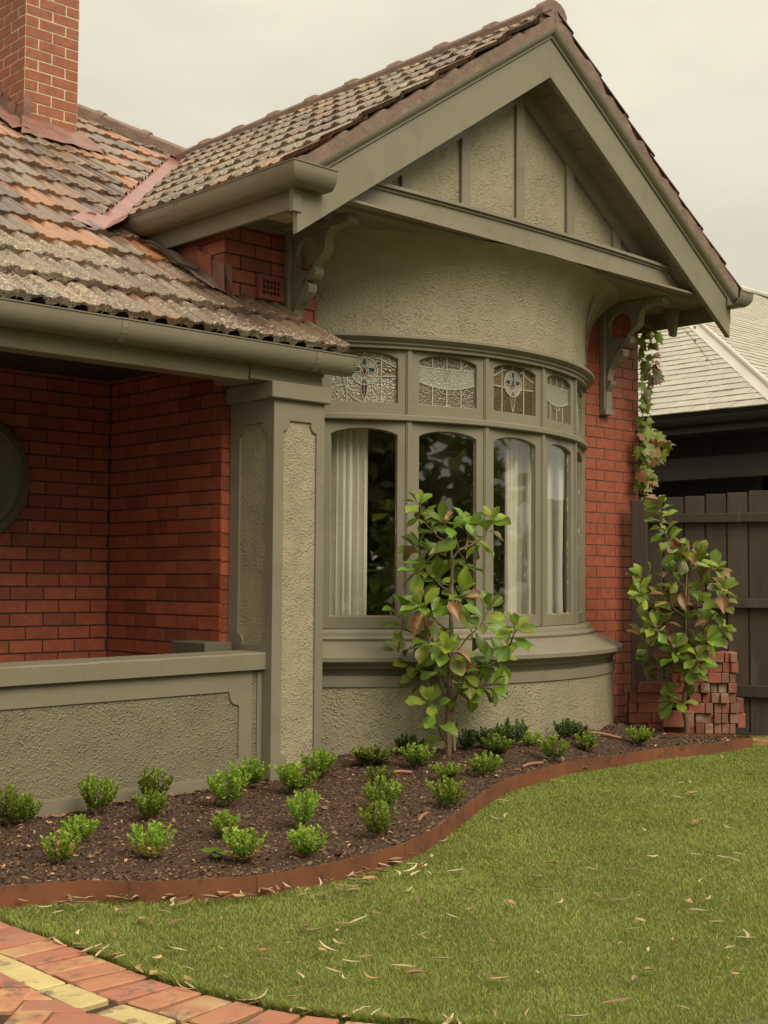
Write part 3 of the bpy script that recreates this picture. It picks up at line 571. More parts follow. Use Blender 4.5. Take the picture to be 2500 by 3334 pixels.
beampart(3.487, 3.655, 0, .10, 1.80, 1.57, 'tie_beam', m_paint)
beampart(3.655, 3.672, .012, .13, 1.56, 1.54, 'beam_moulding', m_paint); beampart(3.673, 3.694, .030, .15, 1.54, 1.51, 'beam_moulding', m_paint)
# gable infill
SL = .6735
def zr(du): return 4.70 - SL * abs(du)
MB().prism([(-1.75, 3.5), (1.75, 3.5), (1.75, zr(1.75) + .06), (0, 4.78), (-1.75, zr(1.75) + .06)], (U0, 5.852, 0), (1, 0, 0), (0, 0, 1), (0, 1, 0), .1).obj('gable_panel', m_rough2, house)
for k in range(-2, 3):
    u = U0 + .545 * k - .01; zt = zr(u - U0) + .04
    MB().box((u - .042, 5.826, 3.66), (u + .042, 5.851, zt - (0.03 if k else 0.0))).obj('gable_batten', m_paint, house, bevel=.003)
for s in (-1, 1):
    MB().prism([(0, 4.76), (0, 4.61), (s * 1.75, 4.61 - SL * 1.75), (s * 1.75, 4.76 - SL * 1.75)], (U0, 5.818, 0), (1, 0, 0), (0, 0, 1), (0, 1, 0), .03).obj('rake_batten', m_paintd if False else m_paint, house)
    for q in range(14):        # sloping soffit boards of the overhang
        a = q * .135 + .0; b = a + .131
        mb = MB(); z_a, z_b = 4.735 - SL * a, 4.735 - SL * b
        mb.add([(U0 + s * a, 5.616, z_a), (U0 + s * b, 5.616, z_b), (U0 + s * b, 5.85, z_b), (U0 + s * a, 5.85, z_a), (U0 + s * a, 5.616, z_a + .012), (U0 + s * b, 5.616, z_b + .012), (U0 + s * b, 5.85, z_b + .012), (U0 + s * a, 5.85, z_a + .012)], [(0, 1, 2, 3), (4, 7, 6, 5), (0, 4, 5, 1), (3, 2, 6, 7), (0, 3, 7, 4), (1, 5, 6, 2)])
        mb.obj('soffit_board', m_soffit, house)
    # barge board
    MB().prism([(0, 4.70), (s * 2.19, 3.225), (s * 2.19, 4.964 - SL * 2.19), (0, 4.964)], (U0, 5.575, 0), (1, 0, 0), (0, 0, 1), (0, 1, 0), .040).obj('bargeboard', m_paint, house, bevel=.003)
    prof = [(0, .0), (-.012, .004), (-.012, .02), (-.03, .03), (-.045, .05), (-.05, .072), (.05, .072), (.05, 0)]
    mb = MB(); A = []; B = []
    for dv, dz in prof: A.append((U0 - s * 0.0, 5.574 + dv, 4.966 + dz)); B.append((U0 + s * 2.205, 5.574 + dv, 4.966 + dz - SL * 2.205))
    m_ = len(prof); mb.add(A + B, [(j, (j + 1) % m_, (j + 1) % m_ + m_, j + m_) for j in range(m_)] + [tuple(range(m_)), tuple(range(2 * m_ - 1, m_ - 1, -1))]); mb.obj('barge_moulding', m_paint, house, smooth=True)
    # mortar bedding of the verge
    mb = MB(); N = 44; rs = random.Random(11 + s)
    for i in range(N + 1):
        du = 2.25 * i / N; z = 5.038 - SL * du; o1 = rs.uniform(-.014, .010); st = ((du / .313) % 1)
        up = .070 + .026 * (1 - st) + rs.uniform(-.011, .010)
        mb.v += [(U0 + s * du, 5.535 + o1, z), (U0 + s * du, 5.53 + o1, z + up), (U0 + s * du, 5.66, z + up), (U0 + s * du, 5.66, z)]
    for i in range(N):
        for j in range(4): a = i * 4; mb.f.append((a + j, a + 4 + j, a + 4 + (j + 1) % 4, a + (j + 1) % 4))
    mb.obj('verge_mortar', m_ridge, house)
# eaves fascias and rafter ends
MB().box((4.585, 5.62, 3.37), (4.61, 7.30, 3.56)).obj('fascia', m_paint, house, bevel=.002)
MB().box((8.955, 5.62, 3.37), (8.98, 10.0, 3.56)).obj('fascia', m_paint, house, bevel=.002)
MB().box((4.552, 5.565, 3.345), (4.612, 5.60, 3.52)).obj('barge_foot', m_paint, house); MB().box((8.95, 5.60, 3.35), (9.02, 5.625, 3.50)).obj('barge_foot', m_paint, house)
for v in (6.45, 7.0): MB().box((4.615, v, 3.40), (4.664, v + .045, 3.49)).obj('rafter_end', m_paint, house)
MB().prism([(5.95, 3.49), (6.08, 3.49), (6.02, 3.27), (5.985, 3.27)], (8.80, 0, 0), (0, 1, 0), (0, 0, 1), (1, 0, 0), .05).obj('rafter_end', m_paint, house)
MB().box((4.62, 5.62, 3.505), (8.95, 7.0, 3.52)).obj('ceiling_lining', m_soffit, house)
MB().box((4.70, 6.02, 3.484), (5.02, 6.20, 3.491)).obj('soffit_board', m_bare, house, label='unpainted pale board patching the eaves soffit')
MB().box((4.60, VW - .03, 3.455), (5.12, VW - .002, 3.491)).obj('soffit_bead', m_paint, house)
# brackets
def bz(x, y): return (5.756 + (.595 - (x - 215) * .00106) * .90, 2.636 + .00088 * (1385 - y) - .00014 * (x - 215))
def bracket(uc, label=None):
    b = link('eaves_bracket', bpy.data.meshes.new('eaves_bracket'), house); b.data = (MB().box((uc - .05, 6.30, 2.66), (uc + .05, 6.349, 3.488))).obj('tmp', m_paint, None, bevel=.004).data
    bpy.data.objects.remove(bpy.data.objects['tmp']); 
    pts = [(215, 1385), (215, 1190), (232, 1165), (258, 1120), (262, 1090), (228, 1082), (232, 1035), (248, 990), (278, 955), (315, 928), (355, 890), (383, 860), (390, 825), (380, 798), (352, 786), (385, 780), (425, 765), (450, 740), (456, 710), (440, 682), (408, 670), (440, 655), (490, 625), (525, 592), (545, 555), (545, 500), (560, 455), (595, 425), (635, 405), (660, 375), (680, 345), (720, 318), (780, 300), (780, 270)]
    out = [bz(*p) for p in pts]; inn = [(6.305, 2.90), (6.27, 2.986), (6.20, 3.10), (6.135, 3.18), (6.06, 3.26), (6.0, 3.345), (5.95, 3.44)]
    poly = out + [(5.95, 3.487)] + inn[::-1] + [(6.305, 2.64)]
    V, F = plate(poly, [], .07); MB().add(xf(V, frame((uc - .035, 0, 0), (0, 1, 0), (0, 0, 1), (1, 0, 0))), F).obj('scalloped_brace', m_paint, b, bevel=.003)
    tri = [(6.302, 2.98), (6.302, 3.44), (5.96, 3.44), (6.01, 3.345), (6.07, 3.25), (6.14, 3.18), (6.21, 3.09), (6.27, 2.99)]
    V, F = plate(tri, [ell(6.178, 3.315, .105, .105, n=24)[:-1]], .028); MB().add(xf(V, frame((uc - .014, 0, 0), (0, 1, 0), (0, 0, 1), (1, 0, 0))), F).obj('ring_web', m_paint, b)
    MB().box((uc - .04, 5.76, 3.435), (uc + .04, 6.298, 3.486)).obj('bracket_arm', m_paint, b)
    MB().box((uc - .055, 6.285, 2.628), (uc + .055, 6.349, 2.665)).obj('bracket_foot', m_paint, b)
bracket(5.175); bracket(8.375)
# pillar ----------------------------------------------------------------------
pil = MB().box((4.737, 5.942, 0), (5.095, 6.345, 2.353)).obj('pillar', m_rough, house)
def notch(x0, x1, y0, y1, r=.05, nx=.045):
    o = []
    for cx, cy, sx, sy in ((x0, y0, 1, 1), (x1, y0, -1, 1), (x1, y1, -1, -1), (x0, y1, 1, -1)):
        q = [(cx, cy + sy * .062), (cx + sx * .02, cy + sy * .058), (cx + sx * .036, cy + sy * .044), (cx + sx * .044, cy + sy * .026), (cx + sx * .044, cy)]
        if sx * sy < 0: q = q[::-1]
        o += q
    return o
V, F = plate([(0, 0), (.382, 0), (.382, 2.353), (0, 2.353)], [notch(.072, .322, .25, 2.235)], .014)
MB().add(xf(V, frame((4.725, 5.943, 0), (1, 0, 0), (0, 0, 1), (0, -1, 0))), F).obj('pillar_border', m_paint, pil)
V, F = plate([(0, 0), (.413, 0), (.413, 2.353), (0, 2.353)], [notch(.06, .323, .93, 2.222)], .014)
MB().add(xf(V, frame((4.738, 5.931, 0), (0, 1, 0), (0, 0, 1), (-1, 0, 0))), F).obj('pillar_border', m_paint, pil)
V, F = plate([(0, 0), (.413, 0), (.413, 2.353), (0, 2.353)], [notch(.06, .323, .30, 2.222)], .014)
MB().add(xf(V, frame((5.094, 5.931, 0), (0, 1, 0), (0, 0, 1), (1, 0, 0))), F).obj('pillar_border', m_paint, pil)
MB().box((4.686, 5.895, 2.354), (5.134, 6.348, 2.452)).obj('capital', m_paint, pil, bevel=.006)
# low veranda wall --------------------------------------------------------------
def tilt(V): return [(x, y, z + .0116 * (x - 4.7)) for x, y, z in V]
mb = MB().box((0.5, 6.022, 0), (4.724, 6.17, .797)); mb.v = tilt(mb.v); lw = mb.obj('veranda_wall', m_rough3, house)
V, F = plate([(0.5, .0), (4.722, .0), (4.722, .797), (0.5, .797)], [[(0.6, .215), (4.46, .215), (4.475, .255), (4.52, .275), (4.545, .285), (4.56, .30), (4.56, .60), (4.52, .61), (4.50, .635), (4.49, .68), (0.6, .68)], [(4.652, .25), (4.69, .25), (4.69, .79), (4.652, .79)]], .011)
V = xf(V, frame((0, 6.023, 0), (1, 0, 0), (0, 0, 1), (0, -1, 0))); MB().add(tilt([tuple(v) for v in V]), F).obj('wall_border', m_paint, lw)
mb = MB(); n_ = 40; rs = random.Random(5)
for i in range(n_ + 1):
    u = 0.5 + 4.223 * i / n_; j = rs.uniform(-.0025, .0025); k = rs.uniform(-.002, .002)
    mb.v += tilt([(u, 5.978 + j, .797), (u, 5.975 + j, .883 + k), (u, 5.985, .891 + k), (u, 6.205, .897), (u, 6.205, .797)])
for i in range(n_):
    for j in range(5): mb.f.append((i * 5 + j, i * 5 + 5 + j, i * 5 + 5 + (j + 1) % 5, i * 5 + (j + 1) % 5))
mb.f.append((n_ * 5 + 4, n_ * 5 + 3, n_ * 5 + 2, n_ * 5 + 1, n_ * 5)); mb.obj('coping', m_paint, lw, bevel=0)
mb = MB().box((0.5, 5.998, 0), (4.724, 6.011, .205)); mb.v = tilt(mb.v); mb.obj('plinth', m_paint, lw)
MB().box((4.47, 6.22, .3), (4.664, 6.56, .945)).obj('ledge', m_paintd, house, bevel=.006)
MB().box((-2, 6.05, .0), (4.665, 7.6, .40)).obj('porch_floor', m_conc, house)
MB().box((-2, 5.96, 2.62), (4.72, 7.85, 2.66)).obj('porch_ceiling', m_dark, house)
# veranda beam, fascia
mb = MB(); mb.prism([(5.94, 2.475), (5.952, 2.44), (6.08, 2.44), (6.08, 2.67), (5.94, 2.67)], (-1.5, 0, 0), (0, 1, 0), (0, 0, 1), (1, 0, 0), 6.05); mb.obj('veranda_beam', m_paint, house, bevel=.003)
MB().box((4.56, 5.942, 2.4535), (5.098, 6.30, 2.64)).obj('veranda_beam', m_paint, house, bevel=.003)
MB().box((5.06, 6.0, 2.53), (5.16, 6.345, 2.68)).obj('fascia', m_paint, house)
MB().box((4.6, 5.86, 2.545), (5.16, 6.02, 2.56)).obj('eaves_lining', m_paint, house)
# porthole window
pw = MB(); cu, cv, cz = 3.655, 7.585, 1.925; n_ = 56; prof = [(.395, 0), (.395, .06), (.385, .075), (.335, .082), (.328, .066), (.318, .066), (.285, .055), (.245, .03), (.22, .02), (.22, 0)]
for i in range(n_):
    a = 2 * pi * i / n_
    for r, d in prof: pw.v.append((cu + r * cos(a), cv - d, cz + r * sin(a)))
m_ = len(prof)
for i in range(n_):
    for j in range(m_ - 1): a = i * m_; b = ((i + 1) % n_) * m_; pw.f.append((a + j, b + j, b + j + 1, a + j + 1))
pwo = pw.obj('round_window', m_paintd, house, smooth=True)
MB().tube([(cu, cv - .012, cz), (cu, cv - .022, cz)], .222, 40).obj('pane', m_glass, pwo)
# air vent
vt = MB(); V, F = plate([(0, 0), (.205, 0), (.205, .15), (0, .15)], [[(.035 + i * .0275, .028 + j * .034), (.055 + i * .0275, .028 + j * .034), (.055 + i * .0275, .052 + j * .034), (.035 + i * .0275, .052 + j * .034)] for i in range(5) for j in range(3)], .02)
MB().add(xf(V, frame((4.908, VW - .004, 3.03), (1, 0, 0), (0, 0, 1), (0, -1, 0))), F).obj('air_vent', m_terra, house)
MB().box((4.93, VW - .0035, 3.05), (5.09, VW - .002, 3.16)).obj('vent_backing', m_dark, house)
# gutters ----------------------------------------------------------------------
def gprof(z, h=.112, wd=.125): return [(0, z), (-.0, z - .006), (.006, z - .010), (.006, z - .045), (.016, z - .075), (.034, z - .098), (.055, z - h), (wd, z - h), (wd, z), (wd - .004, z), (wd - .004, z - h + .006), (.057, z - h + .006), (.012, z - .05), (.010, z - .003)]
def gutter(path, z, name='gutter'): return MB().sweep(path, gprof(z)).obj(name, m_gutter, house, smooth=True)
# travel so that the left side is inside (towards the wall)
g1 = gutter([(4.77, 5.440), (4.452, 5.440), (4.452, 7.27)][::-1], 3.588)
g2 = gutter([(9.108, 9.5), (9.108, 5.440), (8.915, 5.440)][::-1], 3.575)
g3 = gutter([(-1.0, 5.79), (5.245, 5.79)], 2.645)
def strap(x, g, z=2.645): MB().sweep([(x, 5.786), (x + .03, 5.786)], [(d - .001, zz - (.0 if i else 0)) for i, (d, zz) in enumerate(gprof(z, .117, .125))]).obj('joint_strap', m_gutter, g)
strap(3.62, g3); strap(4.93, g3)
MB().sweep([(4.449, 6.62), (4.449, 6.59)], gprof(3.590, .117)).obj('joint_strap', m_gutter, g1)
# ---------------------------------------------------------------- roofs
Z0R = 3.005; 
def zmain(v): return Z0R + .6 * (v - 6.35)
GP = 5.13; GS = .675
def zgab(u): return GP - GS * abs(U0 - u)
def valley_u(v): return U0 - (GP - zmain(v)) / GS
TW = .238; TL = .43
def tile_mesh(mat, seed):
    rnd = random.Random(seed)
    xs = [0, .03, .08, .15, .20, .25, .31, .38, .44, .49, .57, .62, .68, .74, .80, .85, .94, 1.0]
    hs = [.012, .028, .031, .029, .014, .002, .0, .002, .012, .024, .024, .012, .002, .0, .003, .018, .032, .030]
    ys = [0, .010, .045, .07, .11, .24, TL]
    V = []; F = []; nx = len(xs)
    for j, y in enumerate(ys):
        for i, x in enumerate(xs):
            h = hs[i]
            if y <= .011: h = max(h, .016)
            elif y <= .046: h = max(h, .009)
            elif y <= .08: h = max(h, .003)
            if j == 0: h -= .006
            V.append(((x - .5) * TW * 1.005, y, h + .030 * (1 - y / TL) + .012))
    for j in range(len(ys) - 1):
        for i in range(nx - 1): a = j * nx + i; F.append((a, a + 1, a + nx + 1, a + nx))
    b = len(V)
    for i, x in enumerate(xs):
        d = .040 - (.024 if .38 <= x <= .64 else 0); V.append(((x - .5) * TW * 1.005, .004, V[i][2] - d))
    for i in range(nx - 1): F.append((i + 1, i, b + i, b + i + 1))
    c = len(V)
    for i in (0, nx - 1):
        F.append((i, b + i, len(V)) if False else (i, b + i, b + i))if False else None
    F = [f for f in F if f]
    me = mesh('roof_tile', V, F, mat, False)
    for p in me.polygons: p.use_smooth = len(p.vertices) == 4 and p.index < (len(ys) - 1) * (nx - 1)
    me.set_sharp_from_angle(angle=0.9) if hasattr(me, 'set_sharp_from_angle') else None
    return me
T_main = tile_mesh(m_tile, 1); T_eave = tile_mesh(m_tile_e, 2); T_gab = tile_mesh(m_tile_g, 3)
roof_m = MB(); roof_m.add([(-3, 5.84, zmain(5.84) - .05), (5.12, 5.84, zmain(5.84) - .05), (5.12, 6.34, zmain(6.34) - .05), (-3, 6.34, zmain(6.34) - .05)], [(0, 1, 2, 3)])
roof_m.add([(-3, 6.34, zmain(6.34) - .05), (4.64, 6.34, zmain(6.34) - .05), (4.46, 7.25, zmain(7.25) - .05), (6.76, 9.89, zmain(9.89) - .05), (3.6, 13, zmain(13) - .05), (-3, 13, zmain(13) - .05)], [(0, 1, 2, 3, 4, 5)])
roofm = roof_m.obj('roof', m_mortar, house)
rg = MB(); rg.add([(4.50, 5.56, zgab(4.50) - .05), (4.50, 7.2, zgab(4.50) - .05), (U0, 9.86, GP - .05), (U0, 5.56, GP - .05), (9.07, 5.56, zgab(9.07) - .05), (9.07, 12, zgab(9.07) - .05), (U0, 12, GP - .05)], [(0, 3, 2, 1), (3, 4, 5, 6)])
roofg = rg.obj('roof', m_mortar, house)
RT = random.Random(21)
def place_tile(me, o, ex, ey, cuts, parent):
    ez = ex.cross(ey).normalized(); R = Matrix.Rotation(RT.uniform(-.012, .012), 4, 'Z')
    Mx = frame(o + ez * RT.uniform(-.002, .003), ex, ey, ez) @ R @ Matrix.Rotation(RT.uniform(-.008, .008), 4, 'X')
    cs = [Mx @ Vector((sx * TW / 2, sy, 0)) for sx in (-1, 1) for sy in (0, TL)]
    need = []
    for pt, nrm in cuts:
        ds = [(c - pt).dot(nrm) for c in cs]
        if min(ds) > 0: return
        if max(ds) > 0: need.append((pt, nrm))
    if not need: piece('tile', me, Mx, parent); return
    bm = bmesh.new(); bm.from_mesh(me); bmesh.ops.transform(bm, matrix=Mx, verts=bm.verts)
    for pt, nrm in need: bmesh.ops.bisect_plane(bm, geom=bm.verts[:] + bm.edges[:] + bm.faces[:], plane_co=pt, plane_no=nrm, clear_outer=True)
    if len(bm.faces) < 3: bm.free(); return
    bmesh.ops.translate(bm, vec=-Mx.translation, verts=bm.verts)
    m2 = bpy.data.meshes.new('roof_tile'); bm.to_mesh(m2); bm.free(); m2.materials.append(me.materials[0]); piece('tile', m2, Matrix.Translation(Mx.translation), parent)
eyM = Vector((0, 1, .6)).normalized(); exM = Vector((1, 0, 0))
vn = Vector((1, -(.6 / GS), 0)).normalized()   # outward normal of valley line (towards gable side)
vpt = Vector((U0, 9.892, 0)); hip_n = Vector((1, 1, 0)).normalized()
rows = [5.81, 6.10, 6.40, 6.722, 7.044, 7.366, 7.688, 8.01, 8.332, 8.654, 8.976, 9.298, 9.62, 9.942, 10.264, 10.586, 10.908, 11.23, 11.55, 11.87]
for r, v in enumerate(rows):
    off = 0 if r % 2 == 0 else TW / 2
    umax = 5.17 if v < 6.3 else 6.9
    i = 0; u = 3.10 - TW * 6 + off
    u = 5.17 - TW * 20 + (0 if r % 2 == 0 else -TW / 2)
    while u < umax + .1:
        c = Vector((u - TW / 2 + TW, v, zmain(v) - (.042 if r == 0 else .028)))
        u += TW
        x, y, z = proj(c)
        if x < -250: continue
        cuts = []
        if v < 6.3:
            if c.x + TW / 2 > 5.20: continue
            if r == 1: cuts = []
        else:
            if v < 7.2: cuts.append((Vector((4.655 if v < 6.8 else 4.655, 0, 0)), Vector((1, 0, 0))))
            if v > 7.1: cuts.append((vpt + vn * -.085, vn))
            cuts.append((vpt - hip_n * .06, hip_n))
            if 9.0 < v < 9.95 and 4.88 < c.x < 5.44 and 9.25 < v + .2 : 
                if v > 9.25 and v < 9.7: continue
        if r == 1 and c.x + TW / 2 > 5.14: continue
        place_tile(T_eave if r < 3 else T_main, c, exM, eyM, cuts, roofm)
# gable left slope: rows run along v, butt faces -u
eyG = Vector((1, 0, GS)).normalized(); exG = Vector((0, -1, 0))
pg = .313
for r in range(8):
    du = 2.35 - r * pg - (.05 if r == 0 else 0); u = U0 - du
    if du < .12: break
    v = 5.53 + TW / 2 + (0 if r % 2 == 0 else -TW / 2)
    while v < 10.3:
        c = Vector((u, v, zgab(u) - .025)); cuts = [(vpt + vn * .075, -vn), (Vector((0, 5.525, 0)), Vector((0, -1, 0)))]
        if du < .43: cuts.append((Vector((U0 - .03, 0, 0)), Vector((1, 0, 0))))
        place_tile(T_gab, c, exG, eyG, cuts, roofg); v += TW
eyR = Vector((-1, 0, GS)).normalized(); exR = Vector((0, 1, 0))
for r in range(8):
    du = 2.35 - r * pg; u = U0 + du
    for k in range(2):
        c = Vector((u, 5.525 + TW / 2 + k * TW, zgab(u) - .025)); place_tile(T_main, c, exR, eyR, [(Vector((U0 + .03, 0, 0)), Vector((-1, 0, 0)))] if du < .43 else [], roofg)
# ridge caps
def ridge_cap(p0, p1, parent, collar=True):
    p0, p1 = Vector(p0), Vector(p1); d = (p1 - p0); L = d.length; ex = d.normalized(); ey = Vector((0, 0, 1)).cross(ex).normalized(); ez = ex.cross(ey)
    mb = MB(); n = 9; st = [(0, .118, 0), (.0, .128, 1), (.03, .132, 1), (.075, .130, 1), (.085, .112, 0), (L + .01, .106, 0)]
    if not collar: st = [(0, .112, 0), (L + .01, .106, 0)]
    for s, r, _ in st:
        for k in range(n):
            a = radians(-18 + 216 * k / (n - 1)); mb.v.append(tuple(p0 + ex * s + ey * (r * 1.0 * cos(a)) + ez * (r * .75 * sin(a) - .02)))
    for i in range(len(st) - 1):
        for k in range(n - 1): a = i * n + k; mb.f.append((a, a + n, a + n + 1, a + 1))
    mb.f.append(tuple(range(n))); mb.f.append(tuple(range((len(st) - 1) * n, len(st) * n))[::-1])
    return mb.obj('ridge_cap', m_ridge, parent, smooth=True)
v = 5.535
while v < 9.7: ridge_cap((U0, v, GP + .012), (U0, v + .485, GP + .012), roofg); v += .485
ridge_cap((U0, 9.9, GP + .0), (U0, 10.1, GP - .05), roofg, False)
h0 = Vector((6.86, 9.80, GP + .0)); hd = Vector((-1, 1, .6)).normalized()
for k in range(8): a = h0 + hd * (.46 * k); ridge_cap(a, a + hd * .46, roofm)
# mortar bedding below ridge caps
MB().box((U0 - .13, 5.56, GP - .09), (U0 + .13, 9.8, GP + .0)).obj('ridge_bedding', m_ridge, roofg)
mb = MB(); side = Vector((1, 1, 0)).normalized(); e = h0 + hd * 3.7
mb.obox((h0 + e) / 2 + Vector((0, 0, -.035)), hd * 3.7, side * .25, Vector((0, 0, .09))); mb.obj('hip_bedding', m_ridge, roofm)
# valley flashing
def vp_(v, off, dz): 
    u = valley_u(v); p = Vector((u, v, zmain(v) + dz)); return p
mb = MB(); N = 20; va = Vector((.6 / GS, 1, 0)).normalized()
for i in range(N + 1):
    v = 7.02 + (9.85 - 7.02) * i / N; u = valley_u(v); wl = .16 + (.03 if i < 3 else 0) * (1 - i / 3); z = zmain(v)
    L_ = Vector((u, v, 0)) - vn * wl; R_ = Vector((u, v, 0)) + vn * .13
    mb.v += [(L_.x, L_.y, zmain(L_.y) + .012 + (.03 if i < 3 else 0)), (u, v, z + .006 + (.035 if i < 3 else 0)), (R_.x, R_.y, zgab(R_.x) + .012 + (.03 if i < 2 else 0))]
for i in range(N): a = i * 3; mb.f += [(a, a + 1, a + 4, a + 3), (a + 1, a + 2, a + 5, a + 4)]
mb.obj('valley_flashing', m_valley, roofm, smooth=True)
# wall flashing stepping up from the veranda roof at the gable corner
def crumple(name, pts, th, mat, parent, seed=1, amp=.006, sub=6):
    bm = bmesh.new(); vs = [bm.verts.new(p) for p in pts]; bm.faces.new(vs); bmesh.ops.triangulate(bm, faces=bm.faces); bmesh.ops.subdivide_edges(bm, edges=bm.edges[:], cuts=sub, use_grid_fill=True)
    bmesh.ops.triangulate(bm, faces=bm.faces); bm.normal_update()
    for v in bm.verts: v.co += v.normal * amp * mn.noise(v.co * 14 + Vector((seed, 0, 0)))
    me = bpy.data.meshes.new(name); bm.to_mesh(me); bm.free(); me.materials.append(mat)
    for p in me.polygons: p.use_smooth = True
    return link(name, me, parent)
for q in range(4):
    a = 6.33 + q * .13; b = a + .145; z = zmain(a); x = UL - .007 - .004 * (q % 2)
    crumple('step_flashing', [(x, a, z - .0), (x, b, z + .05), (x, b + .01, z + .05 + .21), (x, a + .015, z + .20)], 0, m_brick if q else m_lead, wall_side, q, .008)
crumple('apron_flashing', [(UL - .01, 6.30, zmain(6.30) + .05), (UL - .01, 6.95, zmain(6.95) + .07), (UL - .17, 6.95, zmain(6.95) + .055), (UL - .12, 6.30, zmain(6.30) + .05)], 0, m_ridge, roofm, 9, .02, 8)
crumple('apron_flashing', [(UL - .02, 6.29, zmain(6.30) + .02), (UL + .05, 6.335, zmain(6.3) + .05), (UL + .05, 6.338, zmain(6.3) + .24), (UL - .008, 6.339, zmain(6.3) + .22)], 0, m_lead, roofm, 4, .008, 5)
MB().box((4.42, 7.25, 3.30), (4.66, 7.32, 3.50)).obj('fascia', m_paint, house)
MB().tube([(4.45, 6.85, 3.39), (4.50, 6.72, 3.31), (4.50, 6.60, 3.22), (4.58, 6.50, 3.17), (4.62, 6.55, 3.2)], .008, 6).obj('cable', m_dark, roofm)
# chimney
CU0, CU1, CV0, CV1 = 4.90, 5.375, 9.33, 9.90
ch = MB().box((CU0 + .003, CV0 + .003, 4.3), (CU1 - .003, CV1 - .003, 6.6)).obj('chimney', m_cmortar, house)
for o_, ex_, en_, L_, ph in (((CU0, CV0), (1, 0), (0, -1), CU1 - CU0, (0.0, .118)), ((CU0, CV0), (0, 1), (-1, 0), CV1 - CV0, (.118, 0.0)), ((CU1, CV0), (0, 1), (1, 0), CV1 - CV0, (.118, 0.0))):
    me = brick_mesh(m_cbrick); k = 0; z = 4.72
    while z < 6.55:
        s = ph[k % 2] - .2375; 
        while s < L_:
            a, b = max(s, 0), min(s + .2375, L_)
            if b - a > .03:
                ex = Vector((*ex_, 0)); en = Vector((*en_, 0)); zz = MR.uniform(-.001, .001)
                c = Vector((*o_, 0)) + ex * (a + b) / 2 + Vector((0, 0, z + .0375 + zz)) - en * (.05 - MR.uniform(-.002, .003))
                piece('house', me, frame(c, ex * (b - a - .014), en * .1, Vector((0, 0, .073))), ch)
            s += .2375
        z += .086; k += 1
zc = zmain(CV0)
crumple('chimney_apron', [(CU0 - .13, CV0 - .22, zmain(CV0 - .22) + .055), (CU1 + .12, CV0 - .22, zmain(CV0 - .22) + .055), (CU1 + .04, CV0 - .006, zc + .13), (CU0 - .02, CV0 - .006, zc + .13)], 0, m_lead, ch, 3, .02, 9)
for q in range(5):
    a = CV0 - .01 + q * .12; b = a + .13; z = zmain(a)
    crumple('step_flashing', [(CU0 - .006 - .003 * (q % 2), a, z - .02), (CU0 - .006 - .003 * (q % 2), b, z + .05), (CU0 - .006 - .003 * (q % 2), b, z + .24), (CU0 - .006 - .003 * (q % 2), a + .01, z + .22)], 0, m_lead, ch, q, .008)
    crumple('step_flashing', [(CU1 + .006, a, z - .02), (CU1 + .006, b, z + .05), (CU1 + .006, b, z + .2), (CU1 + .006, a + .01, z + .17)], 0, m_lead, ch, q, .008)
crumple('step_flashing', [(CU0 - .01, CV0 - .009, zc + .02), (CU0 + .06, CV0 - .009, zc + .06), (CU0 + .06, CV0 - .009, zc + .30), (CU0 - .01, CV0 - .009, zc + .30)], 0, m_lead, ch, 7, .006)
crumple('chimney_soaker', [(CU0 - .17, CV0 - .15, zmain(CV0 - .15) + .06), (CU0 - .01, CV0 - .15, zmain(CV0 - .15) + .09), (CU0 - .01, CV1, zmain(CV1) + .09), (CU0 - .17, CV1, zmain(CV1) + .06)], 0, m_lead, ch, 5, .02, 8)
crumple('chimney_soaker', [(CU1 + .01, CV0 - .18, zmain(CV0 - .18) + .07), (CU1 + .22, CV0 - .14, zmain(CV0 - .14) + .05), (CU1 + .16, CV1, zmain(CV1) + .05), (CU1 + .01, CV1, zmain(CV1) + .08)], 0, m_lead, ch, 6, .025, 8)
flush('house', 'brick', 300)
flush('tile', 'roof_tile', 300)
# ------------------------------------------------------------------ fast mesh with attributes
def nmesh(name, V, loops, starts, mat, shade=None, edgea=None, smooth=False):
    me = bpy.data.meshes.new(name); V = np.asarray(V, np.float32); loops = np.asarray(loops, np.int32); starts = np.asarray(starts, np.int32)
    me.vertices.add(len(V)); me.vertices.foreach_set('co', V.ravel()); me.loops.add(len(loops)); me.loops.foreach_set('vertex_index', loops)
    me.polygons.add(len(starts)); me.polygons.foreach_set('loop_start', starts)
    if smooth: me.polygons.foreach_set('use_smooth', np.ones(len(starts), bool))
    me.update(calc_edges=True); me.validate()
    for nm, a in (('shade', shade), ('edge', edgea)):
        if a is not None: at = me.attributes.new(nm, 'FLOAT', 'POINT'); at.data.foreach_set('value', np.asarray(a, np.float32))
    if mat: me.materials.append(mat)
    return me
def blades(name, P, H, Wd, lean, mat, shade):
    n = len(P); ang = np.random.rand(n) * 2 * pi; a2 = np.random.rand(n) * 2 * pi
    sx = np.stack([np.cos(ang), np.sin(ang), np.zeros(n)], 1) * (Wd / 2)[:, None]; ln = np.stack([np.cos(a2), np.sin(a2), np.zeros(n)], 1) * (lean * H)[:, None]; up = np.zeros((n, 3)); up[:, 2] = H
    V = np.stack([P - sx, P + sx, P + up * .6 + ln * .35 + sx * .8, P + up * .6 + ln * .35 - sx * .8, P + up + ln], 1).reshape(-1, 3)
    b = np.arange(n) * 5; loops = np.stack([b, b + 1, b + 2, b + 3, b + 3, b + 2, b + 4], 1).ravel(); st = np.stack([np.arange(n) * 7, np.arange(n) * 7 + 4], 1).ravel()
    return nmesh(name, V, loops, st, mat, np.repeat(shade, 5) * np.tile([.55, .55, .9, .9, 1.1], n))
